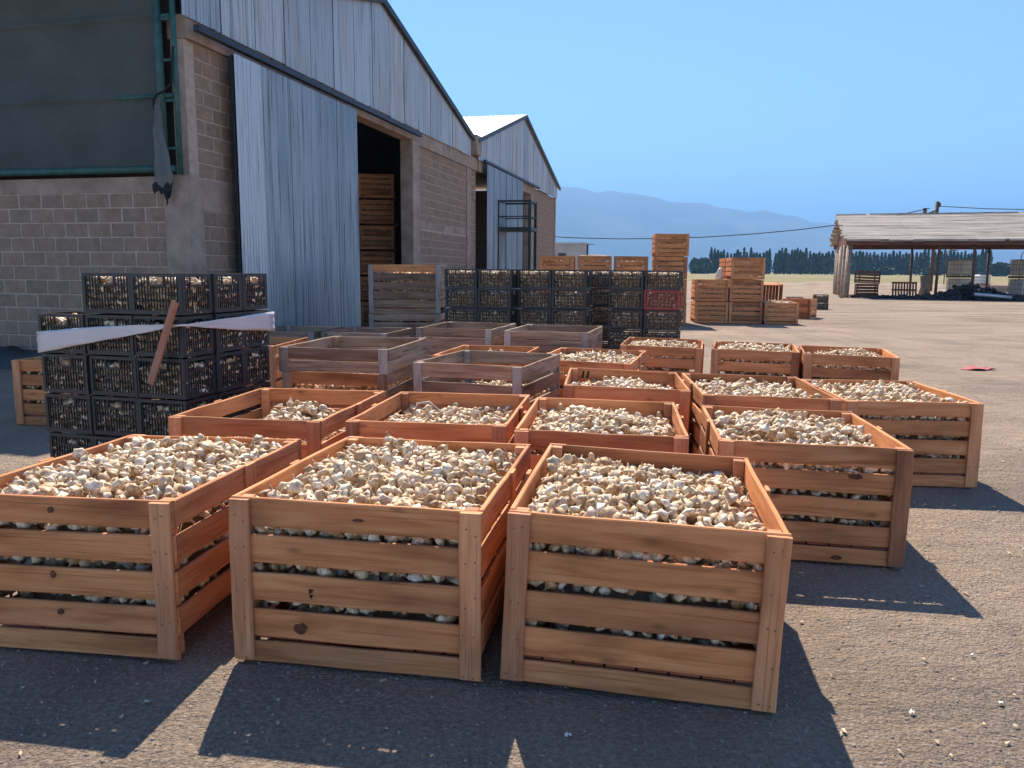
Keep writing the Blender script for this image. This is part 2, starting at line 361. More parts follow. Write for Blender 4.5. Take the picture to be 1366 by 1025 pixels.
tag(ob('ground', mesh_from('ground', gv, gf, True), material=M['ground']), 'grey gravel yard turning to bare dirt and dry field', 'ground', kind='structure')

# mountains
def ridge_px(px):
    xs = [-3000, 0, 400, 742, 800, 850, 900, 950, 1000, 1060, 1100, 1160, 1250, 1366, 1800, 4000]
    ys = [60, 95, 112, 104, 102, 97, 88, 80, 75, 69, 62, 55, 48, 44, 36, 20]
    return np.interp(px, xs, ys)
vsm, fsm = [], []; ncol, nrow = 300, 22
for j in range(nrow):
    for i in range(ncol):
        px = -2500 + 6000 * i / (ncol - 1); u = (px - 683) / 1048.47
        dist = 6500 + 260 * j
        hh = ridge_px(px) / 1048.47 * 9000 + 1.4
        prof = math.sin(min(1.0, j / 10.0) * math.pi / 2) if j <= 10 else max(0.0, 1 - (j - 10) / 12.0)
        rough = 45 * math.sin(px * .021 + j * .9) * math.sin(px * .047 - j * .6) + 22 * math.sin(px * .13 + j * 1.7) + 12 * math.sin(px * .31 + j)
        z = hh * (prof ** 0.9) + rough * min(1, j / 4) * (1 if j <= 12 else .3) * (0.4 if j == 10 else 0.8) * prof - 3
        vsm.append((u * dist, dist, max(z, -3)))
for j in range(nrow - 1):
    for i in range(ncol - 1): fsm.append((j * ncol + i, j * ncol + i + 1, (j + 1) * ncol + i + 1, (j + 1) * ncol + i))
tag(ob('mountains', mesh_from('mountains', vsm, fsm, True), material=M['rock']), 'long hazy blue mountain ridge behind the fields', 'mountains', kind='structure')

# ------------------------------------------------------------------ the two barns
DX = Vector((0.23475, 0.97206, 0)); NO = Vector((0.97206, -0.23475, 0)); CRN = Vector((-4.3149, 10.6, 0))
FROT = math.atan2(DX.y, DX.x)
FM = Matrix.Translation(CRN) @ Matrix.Rotation(FROT, 4, 'Z')      # local x = along facade, local y = into the barn (-NO), z up
def blocks(parent, x0, x1, z0, z1, yface, bl=0.37, bh=0.195, thick=0.12, axis_='x', single=True, skip=None):
    """courses of separate concrete blocks standing 6 mm proud of the mortar"""
    rows = int(round((z1 - z0) / bh)); bh = (z1 - z0) / rows; acc = Acc()
    for r in range(rows):
        x = x0 - (bl / 2 if r % 2 else 0) 
        while x < x1 - 0.03:
            a, b_ = max(x, x0), min(x + bl, x1); x += bl
            if b_ - a < 0.04: continue
            w = b_ - a - 0.018; cx, cz = (a + b_) / 2, z0 + (r + .5) * bh
            if skip and skip(cx, cz): continue
            pr = random.uniform(-0.002, 0.003)
            if single:
                dims = (round(w, 2), thick, round(bh - .018, 3))
                if axis_ == 'x': box('block', dims, (cx, yface + thick / 2 - 0.006 - pr, cz), M['block'], parent, bev=0.006)
                else: box('block', dims, (yface - thick / 2 + 0.006 + pr, cx, cz), M['block'], parent, rot=(0, 0, R(90)), bev=0.006)
            else:
                acc.box(cx - w / 2, cx + w / 2, yface - .006 - pr, yface + thick, cz - bh / 2 + .007, cz + bh / 2 - .007)
    if not single and acc.v:
        tag(ob('block_courses', acc.mesh('block_courses'), parent, material=M['block']), kind='stuff')
def sheet_mesh(w, zb, ztop, pitch=0.076, amp=0.013, n=6):
    cols = max(2, int(w / pitch * n)); vs, fs = [], []
    for i in range(cols + 1):
        x = w * i / cols; y = -amp * math.cos(2 * math.pi * x / pitch)
        vs += [(x, y, zb), (x, y, ztop(x))]
    for i in range(cols): fs.append((2 * i, 2 * i + 2, 2 * i + 3, 2 * i + 1))
    return mesh_from('sheet', vs, fs, True)
def sheets(parent, x0, x1, zb, ztop, y, material, w=0.86, name='corrugated_sheet', pitch=0.076):
    n = max(1, int(round((x1 - x0) / w))); w = (x1 - x0) / n
    for i in range(n):
        a = x0 + i * w
        me = sheet_mesh(w + 0.03, zb + random.uniform(-.015, .01), (lambda x, a=a: ztop(a + x)), pitch)
        ob(name, me, parent, (a, y - (0.004 if i % 2 else 0), 0), material=material if not isinstance(material, list) else material[min(i, len(material) - 1)])

def roof(parent, xa, xe, zp, ze, y0, y1, material):
    """one slope: from apex (xa,zp) to eave (xe,ze); corrugations run down the slope"""
    vs, fs = [], []; n = int((y1 - y0) / 0.05)
    for i in range(n + 1):
        y = y0 + (y1 - y0) * i / n; dz = 0.011 * math.cos(2 * math.pi * y / 0.2)
        vs += [(xa, y, zp + dz), (xe, y, ze + dz), (xa, y, zp - .05), (xe, y, ze - .05)]
    for i in range(n):
        k = 4 * i; fs += [(k, k + 1, k + 5, k + 4), (k + 2, k + 6, k + 7, k + 3)]
    o = ob('roof', mesh_from('roof', vs, fs, True), parent, material=material)
    L = math.hypot(xe - xa, ze - zp); ang = math.atan2(ze - zp, xe - xa)
    box('fascia', (L, 0.06, 0.13), ((xa + xe) / 2, y0 + 0.02, (zp + ze) / 2 - 0.06), M['dark_steel'], parent, rot=(0, -ang, 0))

b1 = empty('barn', FM); tag(b1, 'concrete block barn with tall sliding zinc door standing half open', 'barn')
EAVE, APX, GB = 5.17, 6.84, 4.66
t1 = lambda x: EAVE + (APX - EAVE) * (1 - abs(x - 6.45) / 6.45) if 0 <= x <= 12.9 else EAVE
sheets(b1, 0.0, 12.9, GB - 0.04, lambda x: max(GB, t1(max(0, min(12.9, x))) - .02), -0.06, M['zinc'])
roof(b1, 6.45, -0.25, APX + .03, EAVE - .03, -0.16, 22, M['zinc']); roof(b1, 6.45, 13.0, APX + .03, EAVE + .0, -0.16, 22, M['zinc'])
box('lintel', (8.62, 0.30, 0.30), (4.46, 0.12, 4.515), M['concrete'], b1)
box('tie_beam', (4.9, 0.30, 0.36), (11.25, 0.125, 4.485), M['concrete'], b1)
box('wall_core', (1.2, 0.2, 4.36), (0.75, 0.13, 2.18), M['mortar'], b1)
box('wall_core', (4.9, 0.2, 4.30), (11.25, 0.13, 2.15), M['mortar'], b1)
blocks(b1, 0.34, 1.30, 2.62, 4.36, 0.03); blocks(b1, 0.34, 1.30, 0.0, 2.18, 0.03)
box('tie_beam', (0.98, 0.2, 0.42), (0.83, 0.118, 2.40), M['concrete'], b1)
blocks(b1, 8.85, 12.73, 0.0, 4.3, 0.03, skip=lambda x, z: 2.35 < z < 2.62)
box('tie_beam', (3.88, 0.2, 0.2), (10.79, 0.122, 2.49), M['concrete'], b1)
blocks(b1, 13.12, 13.7, 0.0, 4.3, 0.03)
box('pillar', (0.34, 0.36, 2.62), (0.16, 0.15, 1.31), M['concrete'], b1); box('pillar', (0.46, 0.32, 4.62), (8.60, 0.14, 2.31), M['concrete'], b1, bev=0.012)
box('pillar', (0.38, 0.26, 4.3), (12.92, 0.125, 2.15), M['concrete'], b1)
box('side_wall', (0.2, 21.6, 5.2), (0.40, 11.1, 2.6), M['shade_wall'], b1); box('side_wall', (0.2, 21.6, 5.14), (12.88, 11.1, 2.57), M['shade_wall'], b1)  # first wall: unseen extra behind the net, kept to block light
box('back_wall', (12.9, 0.2, 6.9), (6.45, 22.05, 3.45), M['shade_wall'], b1)
# sliding door, its track and hangers
dr = empty('sliding_door'); dr.parent = b1; dr.location = (0, 0, 0)
sheets(dr, 0.93, 1.62, 0.06, lambda x: 4.37, -0.19, M['zinc_new'], 0.69, 'door_sheet')
sheets(dr, 1.62, 4.93, 0.05, lambda x: 4.37, -0.185, M['zinc_door'], 0.83, 'door_sheet')
for z in (0.25, 2.2, 4.2): box('door_rail', (3.95, 0.04, 0.06), (2.93, -0.150, z), M['dark_steel'], dr)
for x in (0.97, 4.88): box('door_stile', (0.05, 0.04, 4.3), (x, -0.147, 2.2), M['dark_steel'], dr)
tr = box('door_track', (8.3, 0.09, 0.085), (4.27, -0.19, 4.47), M['dark_steel'], b1)
for x in (0.5, 2.0, 3.6, 5.6, 6.6, 7.5, 8.3): box('track_bracket', (0.05, 0.20, 0.05), (x, -0.10, 4.535), M['rust'], b1)

b2 = empty('barn', FM @ Matrix.Translation((13.3, 0, 0))); tag(b2, 'concrete block barn with bright white roof behind the green steel tower', 'barn')
A2, W2 = 6.35, 13.2; AP2, EV2 = 6.97, 5.16
t2 = lambda x: EV2 + (AP2 - EV2) * (1 - abs(x - A2) / (A2 if x < A2 else W2 - A2))
sheets(b2, 0.35, W2, GB - .04, lambda x: max(GB, t2(max(0.02, min(W2 - .02, x))) - .02), -0.06, M['zinc'])
roof(b2, A2, 0.0, AP2 + .03, EV2, -0.18, 20, M['roof_white']); roof(b2, A2, W2 + .25, AP2 + .03, EV2 - .05, -0.18, 20, M['roof_white'])
box('gutter_box', (0.5, 0.32, 0.55), (0.08, -0.02, 4.98), M['concrete'], b2)
box('lintel', (7.9, 0.30, 0.34), (4.5, 0.12, 4.485), M['concrete'], b2)
box('wall_core', (4.6, 0.2, 4.62), (10.85, 0.13, 2.31), M['mortar'], b2)
blocks(b2, 8.5, 13.1, 0.0, 4.6, 0.03, single=False)
box('pillar', (0.55, 0.3, 4.62), (8.2, 0.13, 2.31), M['concrete'], b2); box('pillar', (0.22, 0.25, 4.65), (13.12, 0.11, 2.325), M['concrete'], b2)
box('side_wall', (0.2, 19.5, 5.0), (0.62, 10.1, 2.5), M['mortar'], b2); box('side_wall', (0.2, 19.5, 5.0), (13.08, 10.1, 2.5), M['mortar'], b2); box('back_wall', (12.4, 0.2, 6.2), (6.8, 19.9, 3.1), M['mortar'], b2)
d2 = empty('sliding_door'); d2.parent = b2
sheets(d2, 0.86, 5.68, 0.06, lambda x: 4.56, -0.19, M['zinc_door'], 0.8, 'door_sheet')
for z in (0.3, 2.3, 4.3): box('door_rail', (4.75, 0.04, 0.06), (3.27, -0.150, z), M['dark_steel'], d2)
box('door_track', (8.0, 0.08, 0.07), (4.6, -0.19, 4.62), M['dark_steel'], b2)

# the barn's side wall that faces the yard: blocks below, shade net above
LM = Matrix.Translation(CRN + DX * 0.02) @ Matrix.Rotation(FROT + math.pi / 2, 4, 'Z')   # local x = to the left (-NO), local y = towards the camera (-DX)... z up
lt = empty('side_wall'); lt.parent = b1; lt.matrix_local = FM.inverted() @ LM; tag(lt, 'low block side wall with dark green shade net above it')
box('wall_core', (7.0, 0.2, 2.44), (3.55, -0.13, 1.22), M['mortar'], lt)
def blocks_left():
    bl, bh = 0.372, 0.197
    for r in range(12):
        x = 0.30 - (bl / 2 if r % 2 else 0)
        while x < 6.9:
            a, b_ = max(x, 0.17), x + bl; x += bl
            if b_ - a < .05: continue
            w = b_ - a - .018
            box('block', (round(w, 2), 0.12, .179), ((a + b_) / 2, -0.03 - 0.054 + random.uniform(-.002, .003), (r + .5) * bh + .04), M['block'], lt, bev=0.006)
blocks_left()
box('tie_beam', (6.9, 0.21, 0.2), (3.62, -0.125, 2.51), M['concrete'], lt)
box('pillar', (0.16, 0.30, 2.6), (0.085, -0.15, 1.3), M['concrete'], lt, bev=0.01)
def net_mesh(x0, x1, z0, z1, nxn, nzn, sag):
    vs, fs = [], []
    for j in range(nzn + 1):
        for i in range(nxn + 1):
            x = x0 + (x1 - x0) * i / nxn; z = z0 + (z1 - z0) * j / nzn
            y = sag * (math.sin(x * 1.7 + z) * math.sin(z * 2.1) + 0.5 * math.sin(x * 4.1 - z * 3))
            y += sum(0.035 * math.exp(-((z - zr) / .045) ** 2) for zr in (3.62, 4.6)) + .012 * math.sin(x * 2.3 + 2.8 * z)
            vs.append((x, 0.04 + y, z))
    for j in range(nzn):
        for i in range(nxn):
            a = j * (nxn + 1) + i; fs.append((a, a + 1, a + nxn + 2, a + nxn + 1))
    return mesh_from('net', vs, fs, True)
ob('shade_net', net_mesh(0.24, 6.9, 2.68, 5.06, 70, 110, 0.018), lt, material=M['net'])
for z, r in ((2.69, 0.045), (3.62, 0.035), (4.6, 0.035)):
    tube('net_rail', [(0.1, 0.075 if z < 3 else .02, z), (6.9, 0.075 if z < 3 else .02, z)], r, M['green_paint'], lt, 8)
tube('post', [(0.26, 0.06, 2.62), (0.26, 0.06, 5.06)], 0.05, M['green_paint'], lt, 8); tube('post', [(0.03, 0.06, 2.62), (0.03, 0.06, 5.06)], 0.035, M['green_paint'], lt, 8)
for z in (2.95, 3.55, 4.05, 4.55, 5.0): tube('rung', [(0.03, 0.06, z), (0.26, 0.06, z)], 0.022, M['green_paint'], lt, 6)
vs, fs = [], []
prof = [(.215, .27), (.20, .29), (.19, .31), (.185, .31), (.175, .325), (.17, .33), (.15, .345), (.14, .35), (.125, .365), (.115, .37), (.11, .385), (.12, .37)]
for i in range(7):
    for j in range(12):
        z = 3.56 - 1.06 * j / 11; a_, c_ = prof[j]
        vs.append((a_ + (c_ - a_) * i / 6 + .008 * math.sin(j * 2.3 + i), 0.15 + 0.022 * math.sin(i * 2.1 + j * .5) + .01 * math.sin(j * 1.7), z + .012 * math.sin(i * 1.9)))
for j in range(11):
    for i in range(6): fs.append((i * 12 + j, (i + 1) * 12 + j, (i + 1) * 12 + j + 1, i * 12 + j + 1))
tn = ob('torn_net', mesh_from('torn_net', vs, fs, True), lt, material=M['net_torn'])
for (x0, z0, w_, h_, sd_) in ((.33, 2.44, .16, .12, 1), (.16, 2.40, .13, .20, 5), (.19, 2.31, .05, .16, 3)):
    vs, fs = [], []
    for jj in range(5):
        for ii in range(5):
            u, w = ii / 4 - .5, jj / 4 - .5
            vs.append((x0 + w_ * u * (1 - .5 * abs(w)) + .3 * w * h_ * math.sin(sd_), .15 + .035 * math.sin(5 * u + sd_) * math.cos(4 * w), z0 + h_ * w + .03 * math.sin(6 * u + sd_)))
    for jj in range(4):
        for ii in range(4): a = jj * 5 + ii; fs.append((a, a + 1, a + 6, a + 5))
    ob('black_rag', mesh_from('black_rag', vs, fs, True), lt, material=M['rope'])
tube('rope', [(0.32, 0.14, 3.42), (0.33, 0.13, 3.55), (0.28, 0.13, 3.62), (0.16, 0.13, 3.66), (0.05, 0.12, 3.75), (0.02, 0.11, 4.2)], 0.014, M['rope'], lt, 5)
# the dark rolled tarp lying at the wall's foot
vs, fs = [], []
for i in range(24):
    x = -5.2 - 2.6 * i / 23 + 0.0
    for j in range(8):
        a = math.pi * j / 7; rr = 0.17 + 0.035 * math.sin(i * .9 + j * 1.3)
        vs.append((x, 10.62 + 0.2 * (i / 23) * 3 - rr * 1.3 * math.cos(a), max(-.01, rr * 1.5 * math.sin(a))))
for i in range(23):
    for j in range(7): fs.append((i * 8 + j, i * 8 + j + 1, i * 8 + j + 9, i * 8 + j + 8))
fs.append(tuple(range(8))); fs.append(tuple(23 * 8 + j for j in range(7, -1, -1)))
tag(ob('rolled_tarp', mesh_from('rolled_tarp', vs, fs, True), material=M['tarp']), 'black rolled tarp lying along the foot of the block wall', 'tarp')

# steel tower in front of the second barn
tw = empty('steel_tower', Matrix.Translation((0.12, 26.0, 0)) @ Matrix.Rotation(R(-12), 4, 'Z')); tag(tw, 'dark green steel access tower with railed platform beside the barn', 'tower')
for x in (-.52, .52):
    for y in (-.5, .5): box('post', (0.09, 0.09, 3.62), (x, y, 1.81), M['green_dark'], tw)
for z in (3.58, 3.1):
    for y in (-.5, .5): box('rail', (0.95, 0.06, 0.06 if z > 3.4 else .035), (0, y, z), M['green_dark'], tw)
    for x in (-.52, .52): box('rail', (0.06, 0.91, 0.06 if z > 3.4 else .035), (x, 0, z - .002), M['green_dark'], tw)
box('platform', (1.16, 1.12, 0.11), (0, 0, 2.71), M['green_dark'], tw)

# ------------------------------------------------------------------ garlic
def bulb_mesh_data(seg, rings, rs):
    """one garlic bulb: squat, ribbed by its cloves, root plate below, dry neck above"""
    prof = [(0.0, -0.40, 1), (0.35, -0.42, .5), (0.80, -0.30, 0), (1.0, -0.02, 0), (0.86, 0.28, 0), (0.48, 0.52, 0), (0.20, 0.70, .3), (0.13, rs.uniform(1.0, 1.5), .8), (0.0, rs.uniform(1.5, 1.7) , 1)]
    if rings <= 6: prof = [prof[i] for i in (0, 2, 3, 4, 5, 7, 8)] if rings == 6 else [prof[i] for i in (0, 2, 3, 4, 6, 8)]
    nl = rs.choice((5, 6, 7)); ph = rs.uniform(0, 6.28); asx, asy = rs.uniform(.9, 1.1), rs.uniform(.9, 1.1); bx, by = rs.uniform(-.15, .15), rs.uniform(-.15, .15)
    vs, part = [], []; rr = 0.0268
    for k, (r, z, pt) in enumerate(prof):
        if r == 0.0:
            vs.append((bx * max(0, z) * rr, by * max(0, z) * rr, z * rr)); part.append(pt); continue
        for j in range(seg):
            t = 2 * math.pi * j / seg
            q = r * (1 + (0.11 * math.cos(nl * t + ph) if pt < .3 else 0))
            vs.append(((q * math.cos(t) * asx + bx * max(0, z)) * rr, (q * math.sin(t) * asy + by * max(0, z)) * rr, z * rr)); part.append(pt)
    fs = []; n = len(prof) - 2
    for j in range(seg): fs.append((0, 1 + (j + 1) % seg, 1 + j))
    for k in range(n - 1):
        for j in range(seg):
            a, b_ = 1 + k * seg + j, 1 + k * seg + (j + 1) % seg
            fs += [(a, b_, b_ + seg), (a, b_ + seg, a + seg)]
    top = 1 + n * seg
    for j in range(seg): fs.append((1 + (n - 1) * seg + j, 1 + (n - 1) * seg + (j + 1) % seg, top))
    return np.array(vs, np.float32), np.array(fs, np.int32), np.array(part, np.float32)
rs0 = random.Random(3)
BULB = {'hi': [bulb_mesh_data(12, 9, rs0) for _ in range(6)], 'mid': [bulb_mesh_data(8, 6, rs0) for _ in range(5)], 'lo': [bulb_mesh_data(6, 5, rs0) for _ in range(4)]}
GAR = []          # (lod, 4x4 world matrix) of the bulbs in the joined mass
TOPS = []         # candidates for single bulbs: (distance, matrix, bin key)
CORE = Acc()
def rotmat():
    q = rng.normal(size=4); q /= np.linalg.norm(q); w, x, y, z = q
    return np.array([[1 - 2*(y*y + z*z), 2*(x*y - z*w), 2*(x*z + y*w)], [2*(x*y + z*w), 1 - 2*(x*x + z*z), 2*(y*z - x*w)], [2*(x*z - y*w), 2*(y*z + x*w), 1 - 2*(x*x + y*y)]])
def put(MW, p, lod, key=None, s=None):
    """a bulb at local point p of matrix MW"""
    s = s or rng.uniform(0.76, 1.2)
    m4 = np.eye(4); m4[:3, :3] = rotmat() * s; m4[:3, 3] = (MW @ np.array([*p, 1.0]))[:3]
    if key: TOPS.append((float(np.linalg.norm(m4[:3, 3] - [0, 0, CAMH])), m4, key))
    else: GAR.append((lod, m4))
def fill(mtx, W, D, base, level, mound, lod, key=None, cx=0.0, cy=0.0, spread=0.55, layers=2, sides=True, gaps=(), sp=None, floor_min=0.12):
    MW = np.array(mtx)
    sp = sp or 0.0475
    iw, idp = W / 2 - 0.062, D / 2 - 0.072
    ph = rng.uniform(0, 6.28, 4)
    def hgt(x, y):
        e = math.exp(-(((x - cx) / (W * spread)) ** 2 + ((y - cy) / (D * spread)) ** 2))
        return max(floor_min, level + mound * (e - 0.55) * 1.6 + 0.014 * math.sin(9 * x + ph[0]) * math.sin(8 * y + ph[1]) + 0.009 * math.sin(21 * x + ph[2] + 17 * y))
    for L in range(layers):
        ny = int(2 * idp / (sp * 0.87)) + 1
        for j in range(ny + 1):
            y = -idp + 2 * idp * j / ny
            nxx = int(2 * iw / sp) + 1
            for i in range(nxx + 1):
                x = -iw + 2 * iw * (i + (0.5 if (j + L) % 2 else 0)) / nxx
                if x > iw + .012: continue
                xx = min(iw, max(-iw, x + rng.uniform(-.014, .014))); yy = min(idp, max(-idp, y + rng.uniform(-.014, .014)))
                z = hgt(xx, yy) - L * 0.038 + rng.uniform(-.014, .014)
                if L == 0 and rng.random() < 0.10: z += 0.028
                put(MW, (xx, yy, z), lod, key if L == 0 else None)
                if L == 0 and lod != 'lo' and rng.random() < .3: husk_at(MW, (xx + rng.uniform(-.02, .02), yy + rng.uniform(-.02, .02), z + rng.uniform(.004, .02)))
    if sides:
        for z in gaps:
            if z > level - 0.02: continue
            for x in np.arange(-iw + .03, iw - .02, sp):
                for yf in ((-1,) if lod == 'lo' else (-1, 1)):
                    put(MW, (x + rng.uniform(-.014, .014), yf * (idp + .002) + rng.uniform(-.012, .006) * yf, z + rng.uniform(-.012, .026)), lod)
                    if lod != 'lo': put(MW, (x + rng.uniform(-.02, .02), yf * (idp - .05), z + rng.uniform(-.05, .0)), lod)
            for y in np.arange(-idp + .03, idp - .02, sp):
                for xf in (-1, 1): put(MW, (xf * (iw + .012) + rng.uniform(-.005, .003) * xf, y + rng.uniform(-.012, .012), z + rng.uniform(-.016, .02)), lod)
    # filler below the visible bulbs; its brown puts shade into the crevices
    n = 9; a, bq = iw - 0.085, idp - 0.085; vs, fs = [], []
    for j in range(n):
        for i in range(n):
            x, y = -a + 2 * a * i / (n - 1), -bq + 2 * bq * j / (n - 1); vs.append((x, y, max(base + .01, hgt(x, y) - 0.05 - 0.030 * (layers - 1))))
    for j in range(n - 1):
        for i in range(n - 1): fs.append((j * n + i, j * n + i + 1, (j + 1) * n + i + 1, (j + 1) * n + i))
    rim = [i for i in range(n)] + [j * n + n - 1 for j in range(1, n)] + [(n - 1) * n + i for i in range(n - 2, -1, -1)] + [j * n for j in range(n - 2, 0, -1)]
    k0 = len(vs); vs += [(vs[i][0], vs[i][1], base) for i in rim]; nr = len(rim)
    for i in range(nr): fs.append((rim[i], k0 + i, k0 + (i + 1) % nr, rim[(i + 1) % nr]))
    CORE.add([tuple((MW @ np.array([*v, 1.0]))[:3]) for v in vs], fs)

HUSK = Acc()
def husk_at(MW, p):
    c = np.array(p); rm = rotmat(); L_, w_ = rng.uniform(.006, .019), rng.uniform(.003, .008); q = rng.uniform(.2, .7)
    P_ = [(-L_, -w_, 0), (0, -w_ * 1.3, q * w_), (L_, -w_ * .4, 0), (L_, w_ * .4, 0), (0, w_ * 1.2, q * w_ * 1.4), (-L_, w_, .3 * w_)]
    HUSK.add([tuple((MW @ np.array([*(rm @ np.array(v) + c), 1.0]))[:3]) for v in P_], [(0, 1, 4, 5), (1, 2, 3, 4)])
# ------------------------------------------------------------------ wooden bins
def nail_post(h, wd, t, material):
    k = ('np', round(h, 3), wd, t, material.name)
    if k in _cache: return _cache[k]
    rs = random.Random(int(h * 1e4)); a = Acc()
    me0 = slatm(h, wd, t, 9)
    vs = [tuple(v.co) for v in me0.vertices]; fs = [tuple(p.vertices) for p in me0.polygons]; a.add(vs, fs); nf = len(fs)
    for z in np.arange(-h / 2 + .06, h / 2, 0.125):
        for s in (-1, 1):
            if rs.random() < .15: continue
            cx, cz, r = z + rs.uniform(-.02, .02), s * wd * .22 + rs.uniform(-.006, .006), 0.0032
            for face in (-1, 1):
                yy = face * (t / 2 + .0022)
                q = [(cx + r * math.cos(k2 * math.pi / 3), yy, cz + r * math.sin(k2 * math.pi / 3)) for k2 in range(6)]
                a.add(q, [tuple(range(6)) if face < 0 else tuple(range(5, -1, -1))])
    me = a.mesh('nailed_post'); me.materials.append(material); me.materials.append(M['nail'])
    for i, p in enumerate(me.polygons): p.material_index = 0 if i < nf else 1
    _cache[k] = me
    return me
def zlay(H, n=5):
    """bottom board, then n-1 slats with even gaps up to the rim"""
    bot = 0.077; sl = 0.1 * (H / 0.585) if n == 5 else (H - bot - .017) / (n - 1) * .86
    gap = (H - bot - 0.017 - sl * (n - 1)) / (n - 2)
    out = [(0, bot)]; z = bot + 0.017
    for i in range(n - 1): out.append((z, z + sl)); z += sl + gap
    return out
def make_bin(label, mtx, W=0.895, D=1.144, H=0.585, body='wood', post='wood_pale', group=None, n=5, detail=2, name='wooden_bin', cat='bin', sidebody=None, mids=True, top=None):
    t = empty(name, mtx); tag(t, label, cat, group)
    T = 0.018; lay = zlay(H, n); mb, mp = M[body], M[post]; sb = M[sidebody or body]
    def jit(): return random.uniform(-.003, .003)
    for sy in (-1, 1):
        for i, (z0, z1) in enumerate(lay):
            board('bottom_board' if i == 0 else 'slat', W - 0.006 if i else W - .016, z1 - z0, T, (jit(), sy * (D / 2 - T * 1.55), (z0 + z1) / 2 + (jit() if i not in (0, len(lay) - 1) else 0)), (0, R(random.uniform(-.25, .25)) if i else 0, 0), M[top] if top and i == len(lay) - 1 else mb, t)
    for sx in (-1, 1):
        for i, (z0, z1) in enumerate(lay[1:]):
            board('side_slat', D - 4.4 * T, z1 - z0, T, (sx * (W / 2 - T * .6), jit(), (z0 + z1) / 2 + (jit() if i < len(lay) - 2 else 0)), (0, 0, R(90)), sb, t)
    for sx in (-1, 1):
        for sy in (-1, 1):
            me = nail_post(H - 0.014, 0.074, T, mp) if detail >= 2 else slatm(H - .014, .074, T, 1)
            if detail >= 2: ob('corner_board', me, t, (sx * (W / 2 - .040), sy * (D / 2 - T * .5 + .0), H / 2 + .004), (0, R(90), 0))
            else: board('corner_board', H - .014, .074, T, (sx * (W / 2 - .040), sy * (D / 2 - T * .5), H / 2 + .004), (0, R(90), 0), mp, t)
            box('corner_post', (0.046, 0.046, H - 0.006), (sx * (W / 2 - T * 1.15 - .024), sy * (D / 2 - T * 2.1 - .024), H / 2 - .001), mp, t)
    if mids:
        for sx in (-1, 1): board('middle_board', H - 0.105, .078, T * .8, (sx * (W / 2 + T * .35), 0.02 * sx, (H + .11) / 2), (0, R(90), R(90)), mb, t)
    if detail >= 1:
        npk = 8; pw = (W - .06) / npk
        for i in range(npk): box('floor_plank', (round(pw - .008, 3), round(D - 4.2 * T, 3), 0.013), (-W / 2 + .03 + pw * (i + .5), 0, 0.0855), M['floor_wood'], t, bev=0.002)
    return t
def bm_(x, y, z, yaw, tx=0, ty=0):
    return Matrix.Translation((x, y, z)) @ Matrix.Rotation(R(yaw), 4, 'Z') @ Matrix.Rotation(R(tx), 4, 'X') @ Matrix.Rotation(R(ty), 4, 'Y')
def knot(t, x, z, rx, rz, D, seed, name='knot'):
    rs = random.Random(seed); nn = 14; y = -(D / 2 - 0.018 * 1.55) - 0.0125
    ring = [(x + rx * rs.uniform(.7, 1.15) * math.cos(2 * math.pi * i / nn), y, z + rz * rs.uniform(.7, 1.15) * math.sin(2 * math.pi * i / nn)) for i in range(nn)]
    vs = ring + [(px, y + .006, pz) for (px, _, pz) in ring]
    fs = [tuple(range(nn))] + [(i, (i + 1) % nn, nn + (i + 1) % nn, nn + i) for i in range(nn)]
    ob(name, mesh_from(name, vs, fs), t, material=M['knot'])
GAPS = [a[1] + 0.012 for a in zlay(0.585)[1:-1]]
BINS = {}; BM_ = {}
